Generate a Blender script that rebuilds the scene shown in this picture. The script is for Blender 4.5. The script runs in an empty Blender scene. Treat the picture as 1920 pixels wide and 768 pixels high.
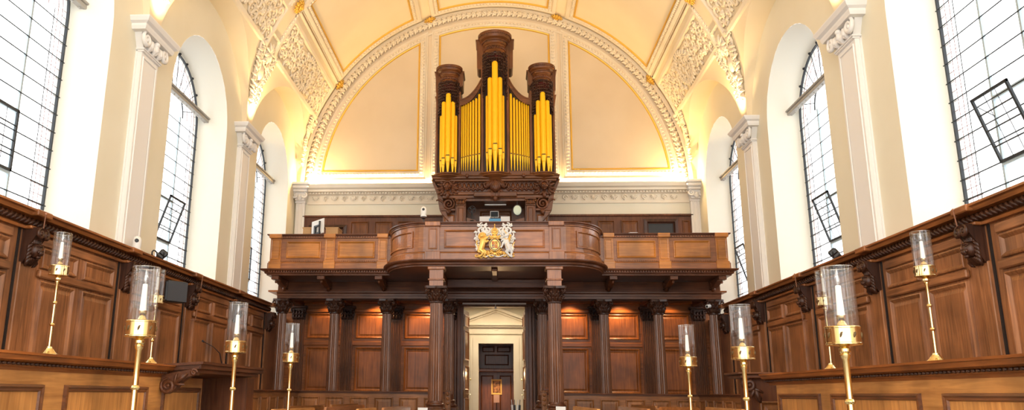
import bpy, math, random
from math import sin, cos, pi, sqrt, radians
from mathutils import Vector, Matrix
random.seed(7)
COL = bpy.context.scene.collection
FL = 0.30          # chapel floor height
CX = 0.05          # axis of organ, gallery and door
# ------------------------------------------------------------------ materials
def mat(name, col, rough=.6, metal=0, **k):
    m = bpy.data.materials.new(name); m.use_nodes = True
    b = m.node_tree.nodes['Principled BSDF']
    b.inputs['Base Color'].default_value = (*col, 1); b.inputs['Roughness'].default_value = rough
    b.inputs['Metallic'].default_value = metal
    for a, v in k.items(): b.inputs[a.replace('_', ' ')].default_value = v
    return m
def noise_mix(m, c2, scale=(3, 3, 3), detail=4, lo=.35, hi=.65, bump=0, dist=0):
    nt = m.node_tree; N = nt.nodes; L = nt.links; b = N['Principled BSDF']
    tc = N.new('ShaderNodeTexCoord'); mp = N.new('ShaderNodeMapping'); mp.inputs['Scale'].default_value = scale
    nz = N.new('ShaderNodeTexNoise'); nz.inputs['Scale'].default_value = 1; nz.inputs['Detail'].default_value = detail
    nz.inputs['Distortion'].default_value = dist
    rp = N.new('ShaderNodeValToRGB'); rp.color_ramp.elements[0].position = lo; rp.color_ramp.elements[1].position = hi
    rp.color_ramp.elements[0].color = b.inputs['Base Color'].default_value; rp.color_ramp.elements[1].color = (*c2, 1)
    L.new(tc.outputs['Object'], mp.inputs[0]); L.new(mp.outputs[0], nz.inputs[0]); L.new(nz.outputs[0], rp.inputs[0])
    L.new(rp.outputs[0], b.inputs['Base Color'])
    if bump:
        bp = N.new('ShaderNodeBump'); bp.inputs['Strength'].default_value = bump; bp.inputs['Distance'].default_value = .01
        L.new(nz.outputs[0], bp.inputs['Height']); L.new(bp.outputs[0], b.inputs['Normal'])
    return m
_w = {}
def wood(tone, ax='z'):
    """oak in several tones, grain along ax"""
    if (tone, ax) in _w: return _w[tone, ax]
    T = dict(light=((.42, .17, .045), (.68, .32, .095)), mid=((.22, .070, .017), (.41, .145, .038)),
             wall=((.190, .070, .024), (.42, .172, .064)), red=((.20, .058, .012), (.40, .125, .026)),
             dark=((.085, .026, .010), (.17, .058, .022)), warmlit=((.40, .140, .022), (.60, .24, .045)),  # gallery-end tone has the warm light painted in
             blk=((.028, .010, .005), (.075, .026, .012)), pew=((.18, .066, .020), (.33, .130, .038)),
             organ=((.105, .034, .010), (.215, .074, .021)), colm=((.12, .046, .022), (.25, .10, .045)))[tone]
    m = mat('oak_%s_%s' % (tone, ax), T[0], .36)
    a, l = 26, 1.6
    sc = {'x': (l, a, a), 'y': (a, l, a), 'z': (a, a, l)}[ax]
    noise_mix(m, T[1], sc, 6, .30, .72, .25, .6)
    nt = m.node_tree; N = nt.nodes; L = nt.links; b = N['Principled BSDF']
    # broad variation of tone from board to board
    old = b.inputs['Base Color'].links[0].from_socket
    tc = N.new('ShaderNodeTexCoord'); nz = N.new('ShaderNodeTexNoise'); nz.inputs['Scale'].default_value = 1.7
    nz.inputs['Detail'].default_value = 3
    mr = N.new('ShaderNodeMapRange'); mr.inputs[1].default_value = .3; mr.inputs[2].default_value = .7
    mr.inputs[3].default_value = .60; mr.inputs[4].default_value = 1.30
    mx = N.new('ShaderNodeVectorMath'); mx.operation = 'SCALE'
    L.new(tc.outputs['Object'], nz.inputs[0]); L.new(nz.outputs[0], mr.inputs[0])
    L.new(old, mx.inputs[0]); L.new(mr.outputs[0], mx.inputs['Scale']); L.new(mx.outputs[0], b.inputs['Base Color'])
    low = tone in ('dark', 'blk', 'organ', 'red', 'pew'); b.inputs['Specular IOR Level'].default_value = .32 if low else .5
    b.inputs['Coat Weight'].default_value = .06 if low else (.35 if tone == 'mid' else .3); b.inputs['Coat Roughness'].default_value = .16
    _w[tone, ax] = m; return m
def glassmat(name, tint, gloss=.12, rim=.75):
    m = bpy.data.materials.new(name); m.use_nodes = True; nt = m.node_tree; N = nt.nodes; L = nt.links; N.clear()
    o = N.new('ShaderNodeOutputMaterial'); mx = N.new('ShaderNodeMixShader'); t = N.new('ShaderNodeBsdfTransparent')
    g = N.new('ShaderNodeBsdfGlossy'); g.inputs['Roughness'].default_value = .03
    t.inputs[0].default_value = (*tint, 1); lw = N.new('ShaderNodeLayerWeight'); lw.inputs[0].default_value = .25
    mr = N.new('ShaderNodeMapRange'); mr.inputs[3].default_value = gloss; mr.inputs[4].default_value = rim
    L.new(lw.outputs['Facing'], mr.inputs[0]); L.new(mr.outputs[0], mx.inputs[0])
    L.new(t.outputs[0], mx.inputs[1]); L.new(g.outputs[0], mx.inputs[2]); L.new(mx.outputs[0], o.inputs[0]); return m
def emit(name, col, s):
    m = mat(name, col, .5); b = m.node_tree.nodes['Principled BSDF']
    b.inputs['Emission Color'].default_value = (*col, 1); b.inputs['Emission Strength'].default_value = s; return m
M = dict(
    wallc=noise_mix(mat('cream_wall_paint', (.78, .725, .565), .75), (.81, .76, .61), (1, 1, 1), 3),
    reveal=mat('white_reveal_paint', (.86, .86, .77), .7),
    plaster=noise_mix(mat('warm_white_plaster', (.80, .70, .54), .7), (.84, .75, .60), (1.3, 1.3, 1.3), 3),
    ceil=noise_mix(mat('ivory_vault_plaster', (.84, .72, .51), .75), (.87, .76, .55), (.8, .8, .8), 3),
    panelp=noise_mix(mat('buff_plaster_panel', (.72, .59, .41), .8), (.76, .63, .45), (.9, .9, .9), 3),
    tymp=noise_mix(mat('tympanum_plaster', (.78, .64, .46), .8), (.81, .68, .50), (.9, .9, .9), 3),
    pil=mat('pilaster_white', (.84, .82, .79), .6),
    stone=noise_mix(mat('cream_stone', (.76, .67, .52), .7), (.83, .75, .60), (2, 2, 2), 4),
    gilt=mat('gilding', (.80, .50, .09), .38, .6),
    gold=mat('gold_leaf', (.95, .60, .16), .35, .55),
    pipe=mat('gilded_pipe_metal', (.98, .58, .012), .35, .25),
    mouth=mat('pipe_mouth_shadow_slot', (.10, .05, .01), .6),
    brass=mat('polished_brass', (.84, .66, .33), .15, 1.0),
    white=mat('white_enamel', (.82, .81, .78), .4),
    wax=mat('white_candle_wax', (.88, .86, .80), .45),
    gap=mat('painted_gap_shade', (.012, .006, .004), .8),  # black for the shade in the gaps beside the lion strips
    black=mat('black_plastic', (.015, .015, .017), .4),
    dgrey=mat('dark_grey_metal', (.05, .05, .055), .45, .4),
    lead=mat('dark_lead', (.035, .04, .045), .55, .3),
    frameg=mat('glare_pale_window_iron', (.42, .52, .58), .5, .0),  # mullions paled to blue-grey: window glare painted into the colour
    pinkl=mat('pinkish_lead_came', (.30, .16, .14), .6),
    glass=glassmat('window_glass', (.97, .98, 1), .03, .5),
    chim=glassmat('candle_chimney_glass', (.98, .985, .985), .015, .6),
    cable=mat('copper_rod', (.42, .20, .12), .5, .4),
    paper=mat('white_paper', (.80, .80, .80), .7), blue=mat('blue_paper', (.10, .35, .62), .6),
    screen=mat('dark_glass_screen', (.01, .012, .015), .65),
    mirror=mat('pale_convex_mirror', (.66, .76, .62), .35, .0),
    red=mat('heraldic_red', (.50, .03, .02), .45), hblue=mat('heraldic_blue', (.03, .06, .22), .45),
    crimson=mat('crimson_cloth_behind_carving', (.16, .01, .012), .8),
    tile=mat('floor_black_white_marble', (.5, .48, .45), .25),
    lampglow=emit('lamp_lens', (1, .78, .45), 14),
    card=noise_mix(mat('picture_warm_tones', (.09, .04, .02), .6), (.50, .24, .09), (14, 14, 14), 3),
    pframe=mat('gilt_picture_frame', (.85, .58, .20), .4, .3),
    cardboard=mat('pale_wood_box', (.55, .33, .15), .6), pagepale=mat('pale_music_page', (.66, .60, .60), .7),
)
# chequered marble
nt = M['tile'].node_tree; ck = nt.nodes.new('ShaderNodeTexChecker'); ck.inputs['Scale'].default_value = 2
ck.inputs[1].default_value = (.55, .53, .50, 1); ck.inputs[2].default_value = (.03, .03, .03, 1)
_tc = nt.nodes.new('ShaderNodeTexCoord'); nt.links.new(_tc.outputs['Object'], ck.inputs[0])
nt.links.new(ck.outputs[0], nt.nodes['Principled BSDF'].inputs['Base Color'])
# ------------------------------------------------------------------ mesh builder
def fr(O, u, v, n):
    """frame: local (a,b,c) -> O + a u + b v + c n"""
    O, u, v, n = map(Vector, (O, u, v, n))
    return lambda p: O + u*p[0] + v*p[1] + n*p[2]
IDT = lambda p: Vector(p)
class MB:
    def __init__(s, m=IDT): s.v = []; s.f = []; s.m = m; s.sm = []
    def add(s, vs, fs, smooth=False):
        o = len(s.v); s.v += [s.m(p) for p in vs]
        for f in fs: s.f.append([i + o for i in f]); s.sm.append(smooth)
        return s
    def box(s, a0, a1, b0, b1, c0, c1, e=0):
        if a0 > a1: a0, a1 = a1, a0
        if b0 > b1: b0, b1 = b1, b0
        if c0 > c1: c0, c1 = c1, c0
        if e:   # chamfered box
            e = min(e, (a1-a0)/2.5, (b1-b0)/2.5, (c1-c0)/2.5)
            vs = []; 
            for (x, X2) in ((a0, 1), (a1, -1)):
                for (y, Y2) in ((b0, 1), (b1, -1)):
                    for (z, Z2) in ((c0, 1), (c1, -1)):
                        vs += [(x, y+Y2*e, z+Z2*e), (x+X2*e, y, z+Z2*e), (x+X2*e, y+Y2*e, z)]
            ix = lambda i, j, k, t: ((i*2+j)*2+k)*3+t
            F = []
            for i in (0, 1):
                F.append([ix(i,0,0,0), ix(i,1,0,0), ix(i,1,1,0), ix(i,0,1,0)])
                F.append([ix(0,i,0,1), ix(1,i,0,1), ix(1,i,1,1), ix(0,i,1,1)])
                F.append([ix(0,0,i,2), ix(1,0,i,2), ix(1,1,i,2), ix(0,1,i,2)])
                for j in (0, 1):
                    F.append([ix(i,j,0,0), ix(i,j,1,0), ix(i,j,1,1), ix(i,j,0,1)])
                    F.append([ix(i,0,j,0), ix(i,1,j,0), ix(i,1,j,2), ix(i,0,j,2)])
                    F.append([ix(0,i,j,1), ix(1,i,j,1), ix(1,i,j,2), ix(0,i,j,2)])
                    for k in (0, 1): F.append([ix(i,j,k,0), ix(i,j,k,1), ix(i,j,k,2)])
            return s.add(vs, F)
        vs = [(a, b, c) for a in (a0, a1) for b in (b0, b1) for c in (c0, c1)]
        return s.add(vs, [(0,1,3,2), (4,6,7,5), (0,4,5,1), (2,3,7,6), (0,2,6,4), (1,5,7,3)])
    def prism(s, poly, c0, c1, ax=2, smooth=False):
        """2D polygon extruded along local axis ax"""
        n = len(poly)
        def P(p, c):
            q = [p[0], p[1]]; q.insert(ax, c); return tuple(q)
        vs = [P(p, c0) for p in poly] + [P(p, c1) for p in poly]
        s.add(vs, [list(range(n))[::-1], list(range(n, 2*n))])
        return s.add(vs, [(i, (i+1) % n, n+(i+1) % n, n+i) for i in range(n)], smooth)
    def lathe(s, prof, c=(0, 0, 0), seg=20, smooth=True, a0=0, a1=2*pi, sx=1, sy=1, rf=None):
        n = len(prof); full = abs(a1-a0-2*pi) < 1e-6; k = seg if full else seg+1; vs = []
        for i in range(k):
            t = a0+(a1-a0)*i/seg
            for r, z in prof:
                rr = r*(rf(t, z) if rf else 1)
                vs.append((c[0]+rr*cos(t)*sx, c[1]+rr*sin(t)*sy, c[2]+z))
        F = []
        for i in range(seg):
            j = (i+1) % k
            for q in range(n-1): F.append((i*n+q, j*n+q, j*n+q+1, i*n+q+1))
        s.add(vs, F, smooth)
        if full:
            if prof[0][0] > 1e-5: s.add([vs[i*n] for i in range(k)], [list(range(k))[::-1]])
            if prof[-1][0] > 1e-5: s.add([vs[i*n+n-1] for i in range(k)], [list(range(k))])
        return s
    def tube(s, pts, r, seg=6, closed=False, flat=1):
        pts = [Vector(p) for p in pts]; n = len(pts); rs = r if isinstance(r, (list, tuple)) else [r]*n
        vs = []; prev = None
        for i, p in enumerate(pts):
            d = (pts[(i+1) % n]-pts[i-1]) if closed else (pts[min(i+1, n-1)]-pts[max(i-1, 0)])
            if d.length < 1e-9: d = Vector((0, 0, 1))
            d.normalize()
            if prev is None:
                a = Vector((0, 0, 1)) if abs(d.z) < .9 else Vector((1, 0, 0)); prev = a
            x = prev - d*prev.dot(d)
            if x.length < 1e-6: x = Vector((1, 0, 0)).cross(d)
            x.normalize(); y = d.cross(x); prev = x
            for k in range(seg):
                t = 2*pi*k/seg; vs.append(tuple(p + (x*cos(t)*flat + y*sin(t))*rs[i]))
        F = []
        for i in range(n if closed else n-1):
            j = (i+1) % n
            for k in range(seg): F.append((i*seg+k, i*seg+(k+1) % seg, j*seg+(k+1) % seg, j*seg+k))
        if not closed: s.add([], []); F2 = [list(range(seg))[::-1], [(n-1)*seg+k for k in range(seg)]]
        s.add(vs, F + ([] if closed else F2), 2); return s
    def blob(s, c, r, seg=8, rings=5):
        rx, ry, rz = r if isinstance(r, (tuple, list)) else (r, r, r)
        vs = [(c[0], c[1], c[2]-rz)]
        for i in range(1, rings):
            p = -pi/2+pi*i/rings
            for k in range(seg):
                t = 2*pi*k/seg; vs.append((c[0]+rx*cos(p)*cos(t), c[1]+ry*cos(p)*sin(t), c[2]+rz*sin(p)))
        vs.append((c[0], c[1], c[2]+rz)); F = []
        for k in range(seg): F.append((0, 1+(k+1) % seg, 1+k))
        for i in range(rings-2):
            for k in range(seg):
                a = 1+i*seg+k; b = 1+i*seg+(k+1) % seg; F.append((a, b, b+seg, a+seg))
        top = len(vs)-1
        for k in range(seg): F.append((1+(rings-2)*seg+k, 1+(rings-2)*seg+(k+1) % seg, top))
        return s.add(vs, F, 2)
    def sweep(s, prof, path, out, up=None, closed=False, smooth=False):
        """profile [(o,u)] along path; out(i) gives the outward direction (already mitred), up vector"""
        up = up or (lambda i: Vector((0, 0, 1))); n = len(prof); vs = []
        for i, p in enumerate(path):
            o, u = Vector(out(i)), Vector(up(i))
            for a, b in prof: vs.append(tuple(Vector(p)+o*a+u*b))
        F = []; m = len(path)
        for i in range(m if closed else m-1):
            j = (i+1) % m
            for q in range(n-1): F.append((i*n+q, j*n+q, j*n+q+1, i*n+q+1))
        s.add(vs, F, smooth)
        if not closed: s.add(vs, [list(range(n)), [(m-1)*n+q for q in range(n)][::-1]])
        return s
    def ring(s, poly, prof, field=False, sub=0):
        """moulding following a closed counter-clockwise polygon in the (a,b) plane; prof [(inset,height)]"""
        poly = subdiv(poly, sub) if sub else poly
        L = [[(x, y, h) for x, y in inset(poly, i)] for i, h in prof]
        n = len(poly); vs = [p for l in L for p in l]; F = []
        for q in range(len(prof)-1):
            for i in range(n): j = (i+1) % n; F.append((q*n+i, q*n+j, (q+1)*n+j, (q+1)*n+i))
        s.add(vs, F)
        if field: s.add(L[-1], [list(range(n))])
        return s
    def beads(s, poly, off, step, r, h=0, closed=True):
        pl = inset(poly, off) if closed else poly
        pts = walk(pl, step, closed)
        for (x, y, t) in pts: s.blob((x, y, h), r, 5, 4)
        return s
    def build(s, name, material, parent=None, smooth=None, loc=None, bevel=0):
        me = bpy.data.meshes.new(name)
        L = Vector(loc) if loc is not None else (parent_loc(parent) if parent else Vector((0, 0, 0)))
        me.from_pydata([tuple(p-L) for p in s.v], [], s.f); me.validate(clean_customdata=False)
        if len(me.polygons) == len(s.sm): me.polygons.foreach_set('use_smooth', [bool(q) for q in s.sm])
        import bmesh
        bm = bmesh.new(); bm.from_mesh(me); kl = bm.faces.layers.int.new('soft')
        if len(bm.faces) == len(s.sm):
            for i_, f_ in enumerate(bm.faces): f_[kl] = int(s.sm[i_])
        bmesh.ops.remove_doubles(bm, verts=bm.verts, dist=1e-5)
        bmesh.ops.recalc_face_normals(bm, faces=bm.faces)
        for e_ in bm.edges:
            if len(e_.link_faces) == 2 and e_.calc_face_angle(0) > (1.4 if e_.link_faces[0][kl] == 2 and e_.link_faces[1][kl] == 2 else .62): e_.smooth = False
        bm.faces.layers.int.remove(kl); bm.to_mesh(me); bm.free()
        o = bpy.data.objects.new(name, me); COL.objects.link(o)
        for mm in (material if isinstance(material, list) else [material]): me.materials.append(mm)
        if parent: o.parent = parent; o.location = (0, 0, 0)
        else: o.location = L
        if parent and loc is not None: o.location = L - parent_loc(parent)
        return o
def parent_loc(p):
    v = Vector((0, 0, 0))
    while p: v = v + p.location; p = p.parent
    return v
def inset(poly, d):
    if not d: return list(poly)
    n = len(poly); out = []
    for i in range(n):
        p0 = Vector(poly[i-1]); p1 = Vector(poly[i]); p2 = Vector(poly[(i+1) % n])
        a = (p1-p0); b = (p2-p1); a.normalize(); b.normalize()
        n1 = Vector((-a.y, a.x)); n2 = Vector((-b.y, b.x)); k = n1+n2; q = k.dot(k)
        k = k*(2/q) if q > .2 else n1
        out.append(tuple(p1 + k*d))
    return out
def subdiv(poly, step):
    out = []; n = len(poly)
    for i in range(n):
        a = Vector(poly[i]); b = Vector(poly[(i+1) % n]); k = max(1, int((b-a).length/step))
        out += [tuple(a.lerp(b, j/k)) for j in range(k)]
    return out
def walk(poly, step, closed=True):
    pts = [Vector(p) for p in poly]; 
    if closed: pts.append(pts[0])
    out = []; d = 0; nxt = step/2
    for a, b in zip(pts, pts[1:]):
        L = (b-a).length
        while L > 0 and nxt <= d+L:
            t = (nxt-d)/L; q = a.lerp(b, t); out.append((q.x, q.y, math.atan2(b.y-a.y, b.x-a.x))); nxt += step
        d += L
    return out
def rect(a0, a1, b0, b1): return [(a0, b0), (a1, b0), (a1, b1), (a0, b1)]
def empty(name, loc, label, cat, group=None):
    o = bpy.data.objects.new(name, None); COL.objects.link(o); o.location = loc; o.empty_display_size = .1
    return tag(o, label, cat, group)
def tag(o, label, cat, group=None):
    o['label'] = label; o['category'] = cat
    if group: o['group'] = group
    return o
def struct(o, label=None):
    o['kind'] = 'structure'
    if label: o['label'] = label
    return o
# relief scrolls ----------------------------------------------------------
def curl(mb, x, y, size, ang, hand, r=.02, turns=1.25, h=0, n=12, seg=5):
    pts = []; rs = []
    for i in range(n):
        t = i/(n-1); a = ang + hand*turns*2*pi*t; rad = size*(1-t)**.8*.5+size*.05
        pts.append((x+rad*cos(a), y+rad*sin(a), h+r*.3*sin(t*pi))); rs.append(r*(.45+.75*sin(pi*min(1, t*1.1+.08))))
    mb.tube(pts, rs, seg)
    mb.blob(pts[-1], r*1.3, 6, 4)
def leaf(mb, x, y, ang, L, W, h=0, r=.02):
    """pointed acanthus-like leaf with three lobes"""
    c, s_ = cos(ang), sin(ang)
    for da, k in ((0, 1), (.75, .62), (-.75, .62)):
        c, s_ = cos(ang+da), sin(ang+da); l = L*k
        mb.tube([(x, y, h), (x+c*l*.35, y+s_*l*.35, h+r*.9), (x+c*l*.75, y+s_*l*.75, h+r*.8), (x+c*l, y+s_*l, h+r*.1)],
                [W*.28, W*.5*k, W*.46*k, W*.22], 6)
def scrollwork(mb, poly, n, size, r, h=0, seed=1):
    rnd = random.Random(seed)
    xs = [p[0] for p in poly]; ys = [p[1] for p in poly]
    def inside(x, y):
        c = False; m = len(poly)
        for i in range(m):
            x1, y1 = poly[i]; x2, y2 = poly[i-1]
            if (y1 > y) != (y2 > y) and x < (x2-x1)*(y-y1)/(y2-y1)+x1: c = not c
        return c
    P = []; tries = 0
    while len(P) < n and tries < n*60:
        tries += 1; x = rnd.uniform(min(xs), max(xs)); y = rnd.uniform(min(ys), max(ys))
        if not inside(x, y): continue
        if any((x-a)**2+(y-b)**2 < (size*.62)**2 for a, b in P): continue
        P.append((x, y))
    for i, (x, y) in enumerate(P):
        a = rnd.uniform(0, 6.28); sz = size*rnd.uniform(.75, 1.25)
        if i % 4 == 3:
            for k in range(5): mb.blob((x+sz*.16*cos(a+k*1.257), y+sz*.16*sin(a+k*1.257), h+r*.5), (r*1.5, r*1.5, r*1.2), 6, 4)
            mb.blob((x, y, h+r*1.3), r*1.2, 6, 4)
        else:
            curl(mb, x, y, sz, a, rnd.choice((-1, 1)), r, 1.2, h)
            leaf(mb, x+cos(a)*sz*.5, y+sin(a)*sz*.5, a+rnd.uniform(.6, 1.6), sz*.36, r*2.1, h, r*.8)

# =================================================================== CAMERA
f, cx = 1476.25, 841.74; pitch, yaw, roll = .2355, -.0664, .0101
fwd = Vector((sin(yaw)*cos(pitch), cos(yaw)*cos(pitch), sin(pitch))); rt = Vector((cos(yaw), -sin(yaw), 0)); up = rt.cross(fwd)
r2 = rt*cos(roll)+up*sin(roll); u2 = -rt*sin(roll)+up*cos(roll)
cd = bpy.data.cameras.new('camera'); cam = bpy.data.objects.new('camera', cd); COL.objects.link(cam)
cd.sensor_width = 36; cd.sensor_fit = 'HORIZONTAL'; cd.lens = f/1920*36; cd.shift_x = (960-cx)/1920; cd.clip_end = 200
mw = Matrix((r2, u2, -fwd)).transposed().to_4x4(); mw.translation = Vector((.177, 0, 1.5)); cam.matrix_world = mw
bpy.context.scene.camera = cam
CAM = Vector((.177, 0, 1.5))
def ray(x, y): return fwd + r2*((x-cx)/f) - u2*((y-384.18)/f)
def atY(x, y, Y): d = ray(x, y); return CAM + d*((Y-CAM.y)/d.y)
def atX(x, y, X): d = ray(x, y); return CAM + d*((X-CAM.x)/d.x)
def atZ(x, y, Z): d = ray(x, y); return CAM + d*((Z-CAM.z)/d.z)

# =================================================================== SHELL
WX = 5.8; ZS = 7.3; R = 5.7; LA, LB = 2.42, 2.07; BAY = 5.15; YE = 22.1
BC = [19.75, 14.62, 9.40, 4.25, -.90]; Y0 = -3.4
WR, GR, WZ, GX, SILL = 1.48, 1.22, 7.0, 6.4, 3.40
bounds = [YE+.25, 17.18, 12.0, 6.85, 1.7, Y0]
def hl(Y):   # lunette height above springing at Y (0 outside lunettes)
    for c in BC:
        t = (Y-c)/LA
        if abs(t) < 1: return LB*sqrt(1-t*t)
    return 0
ys = set([Y0, YE+.25])
for c in BC:
    for i in range(33): ys.add(round(c-LA*cos(pi*i/32), 4))
    for i in range(25): ys.add(round(c-WR*cos(pi*i/24), 4))
for b in bounds[:-1]: ys.add(b)
ys = sorted(y for y in ys if Y0 <= y <= YE+.25)
def niche(Y):
    for c in BC:
        if abs(Y-c) < WR-1e-6: return WZ+sqrt(max(0, WR*WR-(Y-c)**2))
    return None
for sgn, side in ((-1, 'left'), (1, 'right')):
    mb = MB(); X = sgn*WX
    for a, b in zip(ys, ys[1:]):
        m_ = (a+b)/2; za, zb = ZS+hl(a), ZS+hl(b)
        if niche(m_):
            na = niche(a) or WZ; nb = niche(b) or WZ
            mb.add([(X, a, FL), (X, b, FL), (X, b, SILL), (X, a, SILL)], [(0, 1, 2, 3)])
            mb.add([(X, a, na), (X, b, nb), (X, b, zb), (X, a, za)], [(0, 1, 2, 3)])
        else: mb.add([(X, a, FL), (X, b, FL), (X, b, zb), (X, a, za)], [(0, 1, 2, 3)])
    # outer skin so the wall has its real thickness
    w = struct(mb.build('wall_'+side, M['wallc']))
    for wi, c in enumerate(BC):
        mb = MB(); o1 = [(c+WR, SILL)]+[(c+WR*cos(pi*i/24), WZ+WR*sin(pi*i/24)) for i in range(25)]+[(c-WR, SILL)]
        o2 = [(c+GR, SILL+.12)]+[(c+GR*cos(pi*i/24), WZ+GR*sin(pi*i/24)) for i in range(25)]+[(c-GR, SILL+.12)]
        n = len(o1); vs = [(X, y, z) for y, z in o1]+[(sgn*(GX+.06), y, z) for y, z in o2]
        mb.add(vs, [(i, i+1, n+i+1, n+i) for i in range(n-1)], True)
        mb.add(vs, [(n-1, 0, n, 2*n-1)])
        mb.build('window_reveal', M['reveal'], w)
# ceiling ------------------------------------------------------------------
mb = MB(); NA = 56
for a, b in zip(ys, ys[1:]):
    ha, hb = hl(a), hl(b); ta, tb = math.asin(ha/R), math.asin(hb/R)
    ra = [(R*cos(ta+(pi-2*ta)*i/NA), a, ZS+R*sin(ta+(pi-2*ta)*i/NA)) for i in range(NA+1)]
    rb = [(R*cos(tb+(pi-2*tb)*i/NA), b, ZS+R*sin(tb+(pi-2*tb)*i/NA)) for i in range(NA+1)]
    mb.add(ra+rb, [(i, i+1, NA+2+i, NA+1+i) for i in range(NA)], True)
    for sgn in (-1, 1):
        xa, xb = sgn*R*cos(ta), sgn*R*cos(tb)
        mb.add([(sgn*WX, a, ZS+ha), (sgn*WX, b, ZS+hb), (xb, b, ZS+hb), (xa, a, ZS+ha)], [(0, 1, 2, 3)], True)
ceiling = struct(mb.build('ceiling', M['ceil']))
# vault map: (s = arc length from the crown toward the right wall, Y, h inward)
def vmap(p):
    t = pi/2 - p[0]/R; r = R-p[2]; return Vector((r*cos(t), p[1], ZS+r*sin(t)))
def S(deg): return (pi/2-radians(deg))*R
ribs = [22.1, 17.05, 12.0, 6.95, 1.9]
PROF = [(-.26, 0), (-.25, .05), (-.16, .07), (-.12, .03), (-.03, .055), (0, .01)]
mo, go, rl, rm = MB(vmap), MB(vmap), MB(vmap), MB(vmap)
seed = 10
for k in range(4):
    y1 = ribs[k]-.45; y0 = ribs[k+1]+.45
    for (d0, d1) in ((73.3, 106.7), (38.2, 65), (115, 141.8)):
        pl = rect(S(d1), S(d0), y0, y1)
        mo.ring(pl, PROF, sub=.25); go.ring(pl, [(-.012, .02), (-.01, .045), (.03, .045), (.035, .0)], sub=.25)
        if k < 2: mo.beads(subdiv(pl, .25), -.075, .10, (.045, .045, .035), .05)
    for (d0, d1) in ((22.6, 31.6), (148.4, 157.4)):
        pl = rect(S(d1), S(d0), y0-.05, y1+.05)
        rm.ring(pl, [(-.14, 0), (-.12, .06), (-.04, .07), (0, .01)], sub=.25)
        if k < 3:
            seed += 1; scrollwork(rl, inset(pl, .09), 110 if k < 2 else 50, .30, .034, .01, seed)
            yc = (y0+y1)/2; xc = (S(d0)+S(d1))/2
            for i in range(26):
                a = 2*pi*i/26; leaf(rl, xc+.34*cos(a), yc+.5*sin(a), a+.5, .17, .06, .03, .03)
    # long ridge between relief and coffer
    for d in (35, 145):
        rm.ring(rect(S(d)-.07, S(d)+.07, y0-.2, y1+.2), [(0, 0), (.02, .05), (.05, .055)], field=False, sub=.25)
# transverse ribs on bay boundaries
for b in ribs[1:]:
    rm.ring(rect(S(155), S(25), b-.34, b+.34), [(-.03, 0), (0, .035), (.05, .05), (.07, .02)], sub=.25)
    for q in (-.27, .27):
        mo.beads([(S(155), b+q), (S(25), b+q)], 0, .09, (.03, .03, .03), .03, closed=False)
mo.build('coffer_moulding', M['plaster'], ceiling); go.build('gilt_fillet', M['gilt'], ceiling)
rl.build('acanthus_relief', M['plaster'], ceiling); rm.build('rib_moulding', M['plaster'], ceiling)
# pendentive cartouches above each wall pilaster
for sgn in (-1, 1):
    for bi, b in enumerate(ribs[:4]):
        mb = MB(vmap)
        s0, s1 = (S(172), S(160)) if sgn < 0 else (S(8), S(20))
        d = 1 if s1 > s0 else -1; L = abs(s1-s0)+.1
        if bi == 0: halfs = [(-1,)]
        for t in [i/13 for i in range(14)]:
            sw = .05+.42*t
            for q in (-1, 0, 1):
                if bi == 0 and q > 0: continue
                yy = b+q*sw*(.9) - (.12 if bi == 0 else 0)
                x = s0+d*L*t
                if q == 0 and .35 < t < .8: continue
                curl(mb, x, yy, .20+.14*t, random.uniform(0, 6.3), q or 1, .030, 1.1, .03)
                leaf(mb, x, yy, (pi/2 if q > 0 else -pi/2)+random.uniform(-.6, .6), .22, .075, .03, .035)
        if bi: mb.blob((s0+d*L*.6, b, .02), (.20, .17, .07), 12, 6)
        for k in range(9): leaf(mb, s0+d*L*1.0, b, k*2*pi/9, .26, .08, .04, .04)
        mb.build('pendentive_cartouche', M['plaster'], ceiling)
# gilded bosses
for b in ribs[:4]:
    for d in (35, 70, 110, 145):
        mb = MB(vmap); s0 = S(d); yb = b-.10 if b > 22 else b
        for k in range(8): mb.blob((s0+.10*cos(k*pi/4), yb+.10*sin(k*pi/4), .08), (.055, .055, .05), 6, 4)
        for k in range(6): mb.blob((s0+.05*cos(k*pi/3+.3), yb+.05*sin(k*pi/3+.3), .13), (.04, .04, .04), 6, 4)
        mb.blob((s0, yb, .16), .045, 6, 4)
        for k in range(12): leaf(mb, s0+.09*cos(k*pi/6), yb+.09*sin(k*pi/6), k*pi/6, .10, .05, .05, .03)
        mb.build('gilded_boss', M['gilt'], ceiling)
# end wall -------------------------------------------------------------------
EW = fr((0, YE, 0), (1, 0, 0), (0, 0, 1), (0, -1, 0))
mb = MB(EW)
pts = [(-WX, 4.2), (WX, 4.2), (WX, ZS)]+[(R*1.02*cos(pi*i/60), ZS+R*1.02*sin(pi*i/60)) for i in range(61)]+[(-WX, ZS)]
mb.prism(pts, -.3, 0)
endw = struct(mb.build('wall_end', M['wallc']))
mb = MB(EW); mb.prism([(5.78, 7.2), (5.78, 7.3)]+[(R*cos(pi*i/60), ZS+R*sin(pi*i/60)) for i in range(61)]+[(-5.78, 7.3), (-5.78, 7.2)], 0, .012)
mb.build('tympanum_plaster', M['tymp'], endw)
def arcpts(r, x0, x1, n=22): 
    a0, a1 = math.acos(x0/r), math.acos(x1/r); return [(r*cos(a0+(a1-a0)*i/n), ZS+r*sin(a0+(a1-a0)*i/n)) for i in range(n+1)]
RP = 5.05; zb = 7.86
Lx = sqrt(RP**2-(zb-ZS)**2)
polys = [[(-2.24, zb)]+arcpts(RP, -2.24, -Lx, 26)[0:], ]
polyR = [(2.28, zb)]+[(-x, z) for x, z in arcpts(RP, -2.28, -Lx, 26)]; polyR = polyR[::-1]
polyR = [(2.28, zb)] + [(-x, z) for x, z in arcpts(RP, -2.28, -Lx, 26)][::-1]
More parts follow.
